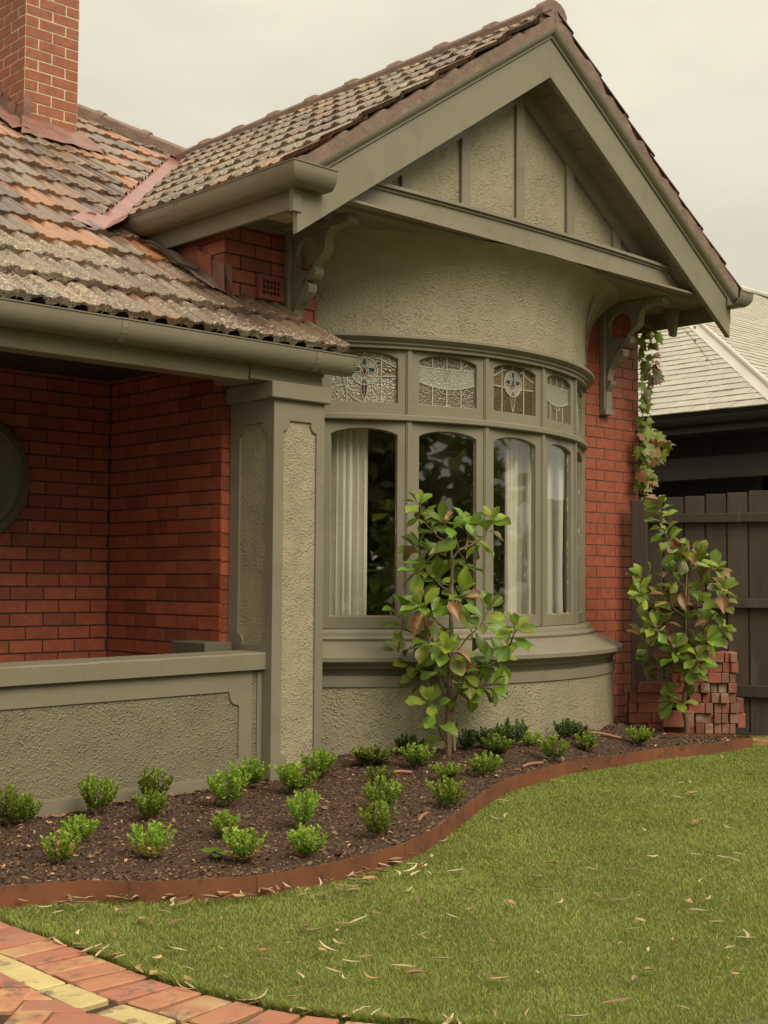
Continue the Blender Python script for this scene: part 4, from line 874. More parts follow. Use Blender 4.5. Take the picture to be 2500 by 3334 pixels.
# ---- grass
def sample_lawn(N):
    out = []; tot = 0
    while tot < N:
        q = np.random.rand(N, 2); Z = 3.28 + 6.87 * q[:, 0] ** 0.9; X = (q[:, 1] - .5) * 2 * (.33 * Z)
        u = .6856 * Z + .7268 * X; v = .726 * Z - .6868 * X; Pp = np.stack([u, v], 1); Pp = Pp[inpoly(Pp, lawnpoly) & (v > -3.9)]; out.append(Pp); tot += len(Pp)
    return np.concatenate(out)[:N]
Pg = sample_lawn(265000); zl = np.array([zlawn(a) for a in Pg[:, 0]]) - .012
n = len(Pg); P3 = np.column_stack([Pg, zl]); dist = np.hypot(Pg[:, 0], Pg[:, 1])
patch = np.array([mn.noise(Vector((a * 2.2, b * 2.2, 0))) + .5 * mn.noise(Vector((a * 6, b * 6, 3))) for a, b in Pg]); 
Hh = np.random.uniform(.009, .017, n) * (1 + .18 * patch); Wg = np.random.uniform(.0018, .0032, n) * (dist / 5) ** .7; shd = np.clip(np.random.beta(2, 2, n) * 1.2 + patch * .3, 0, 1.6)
straw = np.random.rand(n) < .12 + .10 * np.clip(patch, 0, 1)
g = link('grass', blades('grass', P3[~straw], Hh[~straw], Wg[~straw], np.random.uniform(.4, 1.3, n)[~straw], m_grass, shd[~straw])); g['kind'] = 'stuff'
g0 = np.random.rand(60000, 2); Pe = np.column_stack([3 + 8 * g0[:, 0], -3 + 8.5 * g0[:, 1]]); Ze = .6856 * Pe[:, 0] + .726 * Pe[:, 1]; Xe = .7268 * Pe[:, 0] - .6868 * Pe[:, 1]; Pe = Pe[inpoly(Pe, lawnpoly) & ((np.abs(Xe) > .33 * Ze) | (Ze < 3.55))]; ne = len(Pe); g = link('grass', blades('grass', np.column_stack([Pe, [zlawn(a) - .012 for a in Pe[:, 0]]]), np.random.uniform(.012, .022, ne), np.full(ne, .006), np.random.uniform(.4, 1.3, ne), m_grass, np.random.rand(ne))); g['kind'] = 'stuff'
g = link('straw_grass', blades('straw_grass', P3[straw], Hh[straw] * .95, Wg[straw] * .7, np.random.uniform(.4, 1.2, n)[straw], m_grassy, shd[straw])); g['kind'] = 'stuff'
# fringe of longer blades along the path
q = np.random.rand(3800); pea = np.array([(p.x, p.y) for p in pe if p.y > 2.2]); qi = q * (len(pea) - 1.001); ki = qi.astype(int); fr_ = (qi - ki)[:, None]; pxy = pea[ki] * (1 - fr_) + pea[ki + 1] * fr_; Pf = np.column_stack([pxy[:, 0] + np.random.rand(3800) * .014, pxy[:, 1] + np.random.rand(3800) * .01, np.full(3800, .038)])
g = link('grass', blades('grass', Pf, np.random.uniform(.025, .045, 3800), np.full(3800, .003), np.random.uniform(.2, 1, 3800), m_grass, np.random.rand(3800))); g['kind'] = 'stuff'
# ---- corten edging
def strip(name, pts, z0, z1, th, mat, parent=None, label=None):
    mb = MB(); n = len(pts)
    for i, p in enumerate(pts):
        d = (pts[min(i + 1, n - 1)] - pts[max(i - 1, 0)]); nn = Vector((-d.y, d.x, 0)).normalized() * th / 2; zz = p.z
        for q_, z in ((-nn, z0), (-nn, z1), (nn, z1), (nn, z0)): mb.v.append((p.x + q_.x, p.y + q_.y, zz + z))
    for i in range(n - 1):
        for j in range(4): a = i * 4; mb.f.append((a + j, a + 4 + j, a + 4 + (j + 1) % 4, a + (j + 1) % 4))
    mb.f += [(0, 1, 2, 3), (n * 4 - 1, n * 4 - 2, n * 4 - 3, n * 4 - 4)]
    return mb.obj(name, mat, parent, label=label)
e_t = thing('steel_edging', tuple(edge[8]), 'rusty brown steel edging curving between the mulch bed and the lawn', 'garden edging')
k1 = 8 * 5
strip('edging_strip', edged[:k1 + 1], -.06, .074, .005, m_rust, e_t)
strip('edging_strip', edged[k1:20 * 5 + 1], -.06, .072, .005, m_rust, e_t)
strip('edging_strip', edged[20 * 5:], -.06, .070, .005, m_rust, e_t)
MB().box((edged[k1].x - .004, edged[k1].y - .006, 0), (edged[k1].x + .004, edged[k1].y + .008, .132)).obj('joint_plate', m_rust, e_t)
# ---- brick path
MB().prism([(-3, -2), (4.2, -2)] + PEDGE[::-1] + [(2.36, 5.2), (2.3, 9), (-3, 9)], (0, 0, -.06), (1, 0, 0), (0, 1, 0), (0, 0, 1), .096).obj('garden_path', m_soil, None); path = bpy.data.objects['garden_path']; path['kind'] = 'structure'
def pbrick(cx, cy, lx, ly, rot, mi, cut=None, z=.05):
    me = brick_mesh(m_pv[mi], True, RT.randrange(5)); Mx = Matrix.Translation((cx, cy, z - .03 + RT.uniform(-.002, .003))) @ Matrix.Rotation(rot + RT.uniform(-.012, .012), 4, 'Z') @ Matrix.Diagonal((lx, ly, .06, 1))
    if cut:
        bm = bmesh.new(); bm.from_mesh(me); bmesh.ops.transform(bm, matrix=Mx, verts=bm.verts)
        bmesh.ops.bisect_plane(bm, geom=bm.verts[:] + bm.edges[:] + bm.faces[:], plane_co=cut[0], plane_no=cut[1], clear_outer=True)
        if len(bm.faces) < 5: bm.free(); return
        bmesh.ops.holes_fill(bm, edges=[e for e in bm.edges if e.is_boundary], sides=0)
        cs = Mx.translation; bmesh.ops.translate(bm, vec=-cs, verts=bm.verts); m2 = bpy.data.meshes.new('paver'); bm.to_mesh(m2); bm.free(); m2.materials.append(me.materials[0]); piece('pav', m2, Matrix.Translation(cs), path)
    else: piece('pav', me, Mx, path)
pat = [0, 0, 0, 1, 0, 0, 2, 0, 2, 1, 1, 0, 1, 2, 1, 0, 0, 2, 1, 1, 0, 2, 1, 0, 1]
def along(step, off, start=0.0):
    out = []; acc = start; tot = 0
    for a, b in zip(pe[:-1], pe[1:]):
        L = (b - a).length; d = (b - a) / L
        while acc < tot + L: p = a + d * (acc - tot); nn = Vector((d.y, -d.x, 0)); out.append((p + nn * off, math.atan2(nn.y, nn.x))); acc += step
        tot += L
    return out
for k, (p, a) in enumerate(along(.1232, .113, .03)): pbrick(p.x, p.y, .210, .1085, a, pat[k % 25])
for k, (p, a) in enumerate(along(.240, .283, .12)): pbrick(p.x, p.y, .106, .229, a, 3)
c45 = cos(pi / 4)
for a in range(-14, 16):
    for b in range(-9, 10):
        # herringbone in rotated frame
        for o in (0, 1):
            x = (a * .115 + b * .115 * 1); 
            bx = a * .115 + (b * .46 if False else 0)
def herring():
    s = .115; out = []
    for i in range(-16, 20):
        for j in range(-16, 20):
            m4 = (i - j) % 4
            if m4 == 0: out.append(((i + 1) * s, (j + .5) * s, 0))
            elif m4 == 2: out.append(((i + .5) * s, (j + 1) * s, pi / 2))
    return out
def hcut(X, Y):
    q = min(pe, key=lambda p: (p.x - X) ** 2 + (p.y - Y) ** 2); k = min(max(pe.index(q), 1), len(pe) - 2); d = (pe[k + 1] - pe[k - 1]).normalized(); nn = Vector((d.y, -d.x, 0)); pt = q + nn * .342
    return (pt, -nn)
for x, y, r in herring():
    X = 1.9 + (x - y) * c45; Y = 3.4 + (x + y) * c45
    if X > 2.6 or X < .9 or not (2.0 < Y < 4.9): continue
    px, py, pz = proj((X, Y, .05))
    if px < -300 or py > 3700: continue
    pbrick(X, Y, .217, .105, r + pi / 4, RT.choice([0, 0, 0, 2, 1]), cut=hcut(X, Y))
flush('pav', 'brick', 300, None)
# side path at far right
spz = .145
sp = MB().add([(8.55, 5.12, spz - .012), (9.6, 4.2, spz - .012), (11, 6, spz - .012), (8.9, 6.3, spz - .012)], [(0, 1, 2, 3)]).obj('side_path', m_soil, None); sp['kind'] = 'structure'
for i in range(7):
    for j in range(4):
        c = Vector((8.62, 5.12, 0)) + rt * (i * .235 + .12 * (j % 2)) + fw * (j * .118)
        me = brick_mesh(m_pv[(i + j) % 3], True, (i * 3 + j) % 5); o = link('brick', me, sp); o.matrix_basis = Matrix.Translation((c.x, c.y, spz - .028)) @ Matrix.Rotation(math.atan2(rt.y, rt.x), 4, 'Z') @ Matrix.Diagonal((.22, .108, .06, 1))
# ---- mulch chips
def quadbits(name, P, L, Wd, mat, tilt_=.5, curl=.15):
    n = len(P); a = np.random.rand(n) * 2 * pi; t = np.random.uniform(-tilt_, tilt_, n); r = np.random.uniform(-.9, .9, n)
    ex = np.stack([np.cos(a) * np.cos(t), np.sin(a) * np.cos(t), np.sin(t)], 1); ey = np.stack([-np.sin(a) * np.cos(r), np.cos(a) * np.cos(r), np.sin(r)], 1)
    ez = np.cross(ex, ey); lx = ex * (L / 2)[:, None]; ly = ey * (Wd / 2)[:, None]; lz = ez * (L * curl)[:, None]
    V = np.stack([P - lx, P - lx * .2 + ly + lz, P + lx, P - lx * .1 - ly + lz * .4], 1).reshape(-1, 3)
    b = np.arange(n) * 4; return nmesh(name, V, np.stack([b, b + 3, b + 2, b + 1], 1).ravel(), np.arange(n) * 4, mat, np.repeat(np.random.rand(n), 4))
def bed_pts(N):
    q = np.random.rand(N * 3, 2); Z = 4.7 + 6 * q[:, 0]; X = (q[:, 1] - .5) * .64 * Z
    u = .6856 * Z + .7268 * X; v = .726 * Z - .6868 * X; Pp = np.stack([u, v], 1); Pp = Pp[inpoly(Pp, bed_np)][:N]; return np.array([(a, b, zbed(a, b)) for a, b in Pp])
Pm = bed_pts(36000); n = len(Pm); Pm[:, 2] += np.random.uniform(.0, .009, n); Lm = np.random.gamma(2.2, .0045, n) + .004
g = link('mulch_chips', quadbits('mulch_chips', Pm, Lm, Lm * np.random.uniform(.25, .6, n), m_chip)); g['kind'] = 'stuff'
Pm = bed_pts(2600); n = len(Pm); Pm[:, 2] += np.random.uniform(.004, .012, n); Lm = np.random.gamma(1.8, .007, n) + .005
g = link('pale_mulch_chips', quadbits('pale_mulch_chips', Pm, Lm, Lm * np.random.uniform(.15, .5, n), m_chip2)); g['kind'] = 'stuff'
# litter against the low wall
Pw = np.array([(random.uniform(2.6, 4.75), random.gauss(5.955, .025), 0) for _ in range(260)]); Pw[:, 2] = [zbed(a, b) + .006 for a, b in Pw[:, :2]]; Lm = np.random.uniform(.02, .07, 260)
g = link('wall_litter', quadbits('wall_litter', Pw, Lm, Lm * .25, m_chip2, .2)); g['kind'] = 'stuff'
# ---- fallen leaves
def gum_mesh(seed, mat, broad=False):
    r = random.Random(seed); V = []; N = 7; L = r.uniform(.055, .095) if not broad else r.uniform(.05, .07); W_ = r.uniform(.007, .011) if not broad else .022; bend = r.uniform(.2, 1.1) * r.choice((-1, 1)); cu = r.uniform(.1, .35)
    for i in range(N):
        t = i / (N - 1) - .5; wd = W_ * max(.08, (1 - (2 * t) ** 2)) ** .8; x = L * t; y = bend * L * (t * t) * .8; z = cu * L * (t * t) * 2 * (1 if seed % 2 else .4) + .003
        V += [(x, y - wd / 2, z + wd * .3), (x, y, z), (x, y + wd / 2, z + wd * .3)]
    F = []
    for i in range(N - 1): a = i * 3; F += [(a, a + 3, a + 4, a + 1), (a + 1, a + 4, a + 5, a + 2)]
    me = mesh('fallen_leaf', V, F, mat, True); at = me.attributes.new('shade', 'FLOAT', 'POINT'); at.data.foreach_set('value', [r.random()] * len(V)); return me
GM = [(gum_mesh(i, (m_gum, m_gum, m_gum2, m_gum3)[i % 4], i > 9), i) for i in range(12)]
FL = random.Random(77)
LBL = ['narrow pale dry gum leaf lying on the lawn', 'narrow pale dry gum leaf lying on the lawn', 'curled brown dry leaf lying on the lawn', 'tan dry leaf lying on the lawn']
def leaf_at(p, near=''):
    me, i = FL.choice(GM); px_, py_, _ = proj(p)
    if not near: near = ' ' + ('far back' if py_ < 2650 else 'half way back' if py_ < 2950 else 'in the foreground') + ' ' + ('towards the left' if px_ < 900 else 'in the middle' if px_ < 1700 else 'towards the right')
    o = link('fallen_leaf', me); o.location = p; o.rotation_euler = (FL.uniform(-.25, .25), FL.uniform(-.2, .2), FL.uniform(0, 6.28)); s = FL.uniform(.7, 1.25); o.scale = (s, s * FL.uniform(.8, 1.3), s)
    setp(o, (LBL[i % 4] + near).replace(' lying on the lawn at', ' lying at').replace(' lying on the lawn beside', ' on the lawn beside'), 'leaf', 'dry leaves fallen on the lawn')
cnt = 0
while cnt < 165:       # scattered over the lawn
    x, y = FL.uniform(60, 2490), FL.uniform(2460, 3330)
    p = onlawn(x, y, .014)
    if not inpoly(np.array([[p.x, p.y]]), lawnpoly)[0]: continue
    if FL.random() > .35 + .65 * (1 - (y - 2460) / 900) and x > 1200: continue
    leaf_at(p); cnt += 1
for k in range(70):    # gathered along the edging
    e = FL.choice(edged[10:int(5 * 13)]); d = abs(FL.gauss(0, .13)) + .015
    p = Vector((e.x + d * .45, e.y - d * .9, 0)); p.z = zlawn(p.x) + .016
    if p.x < 2.40: continue
    leaf_at(p, ' beside the rusty edging')
for k in range(36):    # along the path edge
    q = FL.choice([p for p in pe if 2.5 < p.y < 4.7]); p = Vector((q.x + FL.gauss(0.0, .016), q.y + FL.uniform(-.04, .04), .055)); leaf_at(p, ' at the brick path edge')
    bpy.context.scene.objects[-1] if False else None
# ---- drip pipes
for (xa, ya), (xb, yb), lb in (((1912, 2390), (2022, 2408), 'brown pipe offcut on the mulch near the brick wall'), ((1700, 2503), (1766, 2489), 'short brown pipe showing through mulch beside the edging'), ((1270, 2524), (1340, 2520), 'brown pipe end in the mulch left of the tall magnolia'), ((1362, 2682), (1388, 2655), 'stubby brown pipe piece in mulch by the edging curve')):
    a = onmulch(xa, ya); b = onmulch(xb, yb); a.z += .012; b.z += .010; m_ = (a + b) / 2 + Vector((0, 0, .008))
    o = MB().tube([a, a.lerp(m_, .5) + Vector((0, 0, .003)), m_, m_.lerp(b, .5), b], .009, 8).obj('drip_pipe', m_pipe, None, smooth=True); setp(o, lb, 'pipe', 'brown drip pipes in the mulch')
# ------------------------------------------------------------------ box shrubs
def box_mesh(seed, dead=False):
    r = np.random.RandomState(seed); V = []; sh_ = []; fa = []
    leafs = []
    nst = 19 + seed % 7 if not dead else 8
    for s in range(nst):
        a = r.rand() * 2 * pi; sp_ = r.rand() ** .6; top = np.array([.5 * sp_ * cos(a), .5 * sp_ * sin(a), .97 - .28 * sp_ ** 2 - .25 * r.rand() ** 2]); b = np.array([.04 * cos(a), .04 * sin(a), .05]); mid = (b + top) / 2 + np.array([.10 * cos(a), .10 * sin(a), -.04])
        K = 13 if not dead else 9
        for k in range(K):
            t = .22 + .78 * k / (K - 1); p = (1 - t) ** 2 * b + 2 * t * (1 - t) * mid + t * t * top; d = top - mid; d /= np.linalg.norm(d)
            for q_ in range(3):
                an = k * 1.4 + q_ * 2.1 + r.rand(); side_ = np.array([cos(an), sin(an), 0]); dirn = side_ * (1 - .55 * t) + d * (.35 + .6 * t) + r.randn(3) * .15; dirn /= np.linalg.norm(dirn)
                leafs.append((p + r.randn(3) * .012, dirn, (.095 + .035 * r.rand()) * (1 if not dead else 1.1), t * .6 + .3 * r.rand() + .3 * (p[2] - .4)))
    for p, d, L, s in leafs:
        w_ = np.cross(d, np.array([0, 0, 1.0]) + r.randn(3) * .5); w_ /= np.linalg.norm(w_) + 1e-6; nn = np.cross(w_, d); b = len(V)
        V += [p, p + d * L * .45 + w_ * L * .27 + nn * L * .06, p + d * L, p + d * L * .45 - w_ * L * .27 + nn * L * .06]; sh_ += [s] * 4; fa += [b, b + 1, b + 2, b, b + 2, b + 3]
    st = np.arange(len(fa) // 3) * 3
    return nmesh('foliage', np.array(V), fa, st, None, sh_)
BM = [box_mesh(100 + i) for i in range(6)]; BMd = [box_mesh(200 + i, True) for i in range(2)]
BMV = {}
def bmat(i, mat):
    k = (i, mat.name)
    if k not in BMV: me = BM[i].copy() if i < 6 else BMd[i - 6].copy(); me.materials.append(mat); BMV[k] = me
    return BMV[k]
stem_me = MB(); 
for a in range(5): stem_me.tube([(0, 0, -.1), (.02 * cos(a * 1.3), .02 * sin(a * 1.3), .12), (.22 * cos(a * 1.3), .22 * sin(a * 1.3), .5)], [.022, .016, .006], 5)
stem_me = mesh('stem', stem_me.v, stem_me.f, m_bark)
SHR = [ # cx, base, top, width, tone, label
 (30, 2700, 2570, 120, 1, 'box shrub cut by the left picture edge, in front of its neighbour'), (82, 2655, 2552, 105, 1, 'dark tipped box shrub against the low wall at far left'), (312, 2663, 2531, 125, 1, 'round box shrub standing alone against the low veranda wall'),
 (500, 2625, 2508, 112, 1, 'taller box shrub at the rear of the pair against the low wall'), (488, 2680, 2575, 100, 0, 'darker box shrub in front of the taller one by the low wall'), (490, 2802, 2682, 115, 1, 'box shrub with dead leaves at its foot, third along the front row'),
 (200, 2822, 2712, 100, 2, 'half dead yellowed box shrub near the left end of the bed'), (262, 2755, 2672, 110, 1, 'spreading box shrub just behind the yellowed one'), (748, 2635, 2520, 120, 0, 'dense box shrub in front of the pillar foot, left side'), (805, 2575, 2478, 120, 1, 'bright box shrub touching the left foot of the pillar'),
 (737, 2735, 2637, 88, 3, 'upright box shrub with browned right side, mid bed'), (790, 2815, 2705, 125, 1, 'bushy box shrub beside the small broad leaved weed'), (952, 2590, 2490, 145, 1, 'wide box shrub in front of the pillar face'), (1030, 2545, 2447, 100, 1, 'bright box shrub at the right corner of the pillar'),
 (992, 2705, 2592, 95, 0, 'sparse blue green box shrub in the middle of the bed'), (1000, 2800, 2687, 118, 1, 'lime green box shrub near the edging below the pillar'), (1205, 2500, 2435, 125, 1, 'low box shrub with pale dead twigs right of the pillar'), (1237, 2560, 2497, 78, 0, 'small box shrub at the back of the row of three'),
 (1245, 2645, 2545, 112, 1, 'middle box shrub of the row of three left of the magnolia'), (1228, 2738, 2622, 118, 1, 'front box shrub of the row of three, nearest the edging'), (1357, 2510, 2427, 118, 1, 'box shrub immediately left of the magnolia trunk'), (1330, 2450, 2388, 92, 4, 'dark box shrub behind, left of the magnolia trunk under the bay'),
 (1455, 2545, 2490, 100, 0, 'half hidden box shrub just in front of the magnolia trunk'), (1455, 2637, 2527, 118, 1, 'upright box shrub in front of the magnolia near the edging'), (1580, 2535, 2455, 92, 1, 'light green box shrub right of the magnolia near the edging'), (1617, 2477, 2407, 92, 0, 'box shrub to the right of the magnolia, mid row'),
 (1522, 2422, 2350, 78, 4, 'dark box shrub against the bay wall, left of a touching pair'), (1587, 2415, 2345, 78, 4, 'dark box shrub against the bay wall, right of a touching pair'), (1670, 2402, 2307, 95, 4, 'tallest dark box shrub under the middle of the bay'), (1733, 2422, 2365, 74, 0, 'small box shrub in front of the tallest one under the bay'),
 (1803, 2487, 2402, 80, 0, 'box shrub standing clear beside the edging right of the bay'), (1838, 2397, 2330, 70, 4, 'dark box shrub at the right end of the bay wall, front one'), (1887, 2373, 2313, 60, 4, 'dark box shrub at the right end of the bay wall, rear one'), (1908, 2450, 2390, 68, 1, 'small box shrub with straw coloured dead leaves near the edging'), (2083, 2432, 2367, 76, 1, 'bright box shrub by the brick wall corner in front of the brick pile')]
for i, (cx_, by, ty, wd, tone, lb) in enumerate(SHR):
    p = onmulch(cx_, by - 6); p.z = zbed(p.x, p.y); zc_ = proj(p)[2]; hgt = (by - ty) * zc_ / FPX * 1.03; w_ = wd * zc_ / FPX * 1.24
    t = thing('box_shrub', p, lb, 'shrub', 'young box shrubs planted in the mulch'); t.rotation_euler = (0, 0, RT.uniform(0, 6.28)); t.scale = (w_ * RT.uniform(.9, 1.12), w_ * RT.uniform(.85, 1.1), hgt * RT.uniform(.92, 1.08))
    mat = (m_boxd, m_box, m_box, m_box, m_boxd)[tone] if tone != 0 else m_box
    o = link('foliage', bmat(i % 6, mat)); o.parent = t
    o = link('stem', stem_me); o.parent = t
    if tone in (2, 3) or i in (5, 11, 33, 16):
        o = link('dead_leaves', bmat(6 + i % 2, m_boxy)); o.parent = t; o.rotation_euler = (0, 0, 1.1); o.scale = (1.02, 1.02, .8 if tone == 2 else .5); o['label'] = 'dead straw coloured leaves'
# small weed
p = onmulch(705, 2805); wd_ = thing('broadleaf_weed', p, 'small round leaved green weed near the edging at lower left', 'weed')
for k, (a, r_, s) in enumerate(((.3, .035, .034), (1.6, .03, .022), (2.8, .04, .034), (4.0, .025, .018), (5.2, .035, .030), (1.0, .01, .024))):
    c = Vector((r_ * cos(a), r_ * sin(a), .03 + .01 * (k % 3))); V = [c] + [c + Vector((s * cos(b * pi / 4) * (1 if b != 4 else .5), s * sin(b * pi / 4), .004 * sin(b))) for b in range(8)]
    me = mesh('leaf', V, [(0, b + 1, (b + 1) % 8 + 1) for b in range(8)], m_mg, True); o = link('leaf', me); o.parent = wd_
MB().tube([(0, 0, -.02), (.002, .004, .03)], .002, 5).obj('stem', m_ml, None).parent = wd_
# ------------------------------------------------------------------ magnolias
def mag_leaf(seed, mat):
    r = random.Random(seed); N = 7; V = []; ed = []; L = 1.0; W_ = r.uniform(.56, .68); fold = r.uniform(.10, .3); droop = r.uniform(.0, .35); tw = r.uniform(-.25, .25); brown = mat is m_mb
    if brown: fold = .55; droop = .5
    prof = [.06, .30, .62, .88, 1.0, .82, .06]
    for i in range(N):
        t = i / (N - 1); wd = W_ / 2 * prof[i]; z = -droop * t * t; wv = .05 * sin(t * 7 + seed); a = tw * t
        for s in (-1, -.5, 0, .5, 1):
            x = s * wd; V.append((x * cos(a), t, z + abs(s) ** 1.3 * wd * fold * 1.6 + x * sin(a) + (wv * abs(s) if abs(s) > .9 else 0))); ed.append(max(abs(s), t ** 3))
    F = []
    for i in range(N - 1):
        for j in range(4): a = i * 5 + j; F.append((a, a + 1, a + 6, a + 5))
    me = mesh('leaf', V, F, mat, True)
    for nm, d in (('shade', [.5 + .3 * (abs(v[0]) < .02) for v in V]), ('edge', ed)):
        at = me.attributes.new(nm, 'FLOAT', 'POINT'); at.data.foreach_set('value', d)
    return me
ML = {m.name: [mag_leaf(i + 10 * k, m) for i in range(5)] for k, m in enumerate((m_mg, m_ml, m_me, m_mb))}
def leaf_obj(p, d, nrm, L, mat, parent, meshes=ML, nm='leaf'):
    d = d.normalized(); x = d.cross(nrm); x = x.normalized() if x.length > 1e-3 else Vector((1, 0, 0)); z = x.cross(d)
    o = link(nm, RT.choice(meshes[mat.name])); o.parent = parent; o.matrix_parent_inverse = Matrix.Translation(parent.location).inverted(); o.matrix_basis = frame(p, x * L, d * L, z * L)
    return o
def magnolia(base_px, z, scale, origin, trunk, branches, label, leaf_px, mix, seed, extra=0, stake=None):
    r = random.Random(seed); d = RW @ np.array([base_px[0] - 1250, base_px[1] - 1667, FPX]); t = (z - 1.3) / d[2]; B = Vector(CAM + d * t); Z = t * FPX * 1.0; Z = (RW.T @ (np.array(B) - CAM))[2]
    B.z = min(B.z, zmulch(B.x, B.y) + .0) if False else B.z
    root = thing('magnolia_tree', B, label, 'tree', 'young magnolias planted in the bed')
    def W(x, y, dz=0): return atz(origin[0] + x * scale, origin[1] + y * scale, Z + dz)
    mb = MB(); pts = [W(x, y, 0) for x, y, _ in trunk]; pts[0] = B - Vector((0, 0, .03)); mb.tube(pts, [q[2] for q in trunk], 8)
    tips = []; spots = []
    for bi, br in enumerate(branches):
        dep = r.uniform(-.26, .22); P_ = [W(x, y, dep * k / (len(br) - 1)) for k, (x, y) in enumerate(br)]; n = len(P_); mb.tube(P_, [.0075 - .0045 * k / (n - 1) for k in range(n)], 5)
        ln = sum((P_[k + 1] - P_[k]).length for k in range(n - 1)); nl = max(4, int(ln / .036))
        for q_ in range(nl):
            s = (.34 + .66 * (q_ + .5) / nl) * (n - 1); k = min(int(s), n - 2); p = P_[k].lerp(P_[k + 1], s - k); spots.append((p, (P_[k + 1] - P_[k]).normalized(), q_ * 2.4 + bi))
        for q_ in range(5): spots.append((P_[-1], (P_[-1] - P_[-2]).normalized(), q_ * 1.26 + bi, 1))
    for _ in range(extra):
        br = r.choice(branches); k = r.randrange(len(br) - 1); s = r.random(); x = br[k][0] * (1 - s) + br[k + 1][0] * s; y = br[k][1] * (1 - s) + br[k + 1][1] * s; spots.append((W(x + r.gauss(0, 25), y + r.gauss(0, 25), r.uniform(-.22, .18)), Vector((r.gauss(0, .4), r.gauss(0, .4), .8)), r.uniform(0, 6)))
    mb.obj('trunk', m_bark, root, smooth=True)
    for sp_ in spots:
        p, d, a = sp_[:3]; e1 = d.cross(Vector((0, 0, 1))); e1 = e1.normalized() if e1.length > .1 else Vector((1, 0, 0)); e2 = d.cross(e1)
        out = e1 * cos(a) + e2 * sin(a); tipf = len(sp_) > 3
        dirn = out * (.75 if tipf else 1) + d * (.7 if tipf else .25) + Vector((0, 0, .25 if tipf else r.uniform(-.35, .2))) + Vector((r.gauss(0, .15), r.gauss(0, .15), r.gauss(0, .15)))
        L = leaf_px * 1.24 * scale * Z / FPX * r.uniform(.72, 1.15) * (.85 if tipf else 1)
        hi = (p.z - B.z) > .9 or tipf; m_ = r.choices([m_mg, m_ml, m_me, m_mb], mix if not hi else [mix[0], mix[1] * 2.2, mix[2], mix[3]])[0]
        nrm = Vector((0, 0, 1)) + Vector((-.35, -.5, 0)) + Vector((r.gauss(0, .3), r.gauss(0, .3), 0))
        o = leaf_obj(p + dirn.normalized() * .012, dirn, nrm, L, m_, root)
        if m_ is m_mb: o['label'] = 'curled brown leaf'
        elif m_ is m_me: o['label'] = 'leaf with scorched brown edge'
    return root, W, Z
T1 = [(720, 2185, .021), (722, 2050, .019), (715, 1900, .017), (725, 1600, .014), (735, 1300, .0125), (740, 1100, .012), (742, 850, .010), (755, 620, .008), (800, 560, .007)]
B1 = [[(800, 560), (640, 460), (540, 350), (500, 220)], [(700, 600), (620, 570), (500, 550)], [(800, 560), (900, 520), (1000, 450), (1050, 350)], [(790, 560), (850, 640), (850, 700)], [(735, 880), (660, 830), (630, 800)], [(760, 980), (800, 940), (830, 920)],
      [(720, 1170), (640, 1110), (580, 1040), (520, 990)], [(340, 1330), (370, 1160), (385, 1010)], [(620, 1700), (560, 1560), (450, 1450), (350, 1340)], [(770, 1350), (870, 1220), (960, 1140), (1030, 1010)], [(800, 1560), (900, 1450), (1040, 1430), (1120, 1380)], [(1120, 1380), (1190, 1270), (1230, 1160)],
      [(740, 1700), (800, 1640), (940, 1600), (1050, 1590)], [(700, 2010), (660, 1950), (620, 1780), (560, 1720)], [(745, 1790), (800, 1600), (840, 1500)], [(700, 1720), (650, 1500), (600, 1300), (560, 1250)], [(760, 1450), (740, 1380), (700, 1300)], [(640, 560), (560, 640), (500, 720)], [(800, 560), (760, 430), (690, 370)], [(850, 560), (870, 470), (850, 390)]]
tree1, W1, Z1 = magnolia((1459, 2486), .2, .42962, (1150, 1550), T1, B1, 'taller young magnolia in front of the bay window, mostly green', 140, [62, 20, 14, 4], 5, 26)
st = MB().tube([W1(768, 2080, .02), W1(752, 1500, .02), W1(750, 850, .02), W1(745, 500, .02)], .0065, 6).obj('garden_stake', m_stick, None); setp(st, 'thin cane stake tied beside the magnolia at the bay window', 'stake')
T2 = [(540, 2082, .021), (550, 1985, .019), (525, 1900, .017), (528, 1790, .016), (555, 1600, .012), (560, 1300, .009), (560, 1000, .008), (562, 800, .007), (566, 640, .006)]
B2 = [[(545, 950), (450, 680), (400, 590), (355, 470), (345, 340)], [(480, 1000), (330, 980), (250, 900), (190, 880)], [(410, 1180), (300, 1100), (210, 1020)], [(560, 1000), (640, 900), (720, 830), (770, 820)], [(560, 1400), (700, 1240), (800, 1100), (825, 980)], [(650, 1420), (740, 1320), (800, 1280)], [(465, 1810), (370, 1650), (290, 1500), (215, 1330)],
      [(500, 1380), (380, 1310), (300, 1270)], [(560, 1200), (450, 1120), (370, 1080)], [(500, 1720), (480, 1550), (430, 1430)], [(540, 1750), (590, 1600), (640, 1500)], [(560, 1100), (520, 950), (440, 870)], [(560, 900), (600, 800), (640, 730)], [(530, 1900), (490, 1840), (440, 1830)], [(560, 1350), (620, 1200), (640, 1080)], [(540, 1600), (460, 1500), (430, 1400)], [(560, 820), (520, 740), (490, 690)], [(560, 1500), (600, 1380), (700, 1360)]]
tree2, W2, Z2 = magnolia((2232, 2391), .2, .42955, (2000, 1500), T2, B2, 'smaller magnolia with many scorched brown leaves in front of the dark fence', 112, [44, 22, 20, 12], 9, 50)
st = MB().tube([W2(545, 1500, -.02), W2(541, 1060, -.02), W2(560, 640, -.02)], .006, 6).obj('garden_stake', m_stick, None); setp(st, 'thin cane stake within the scorched magnolia by the fence', 'stake')
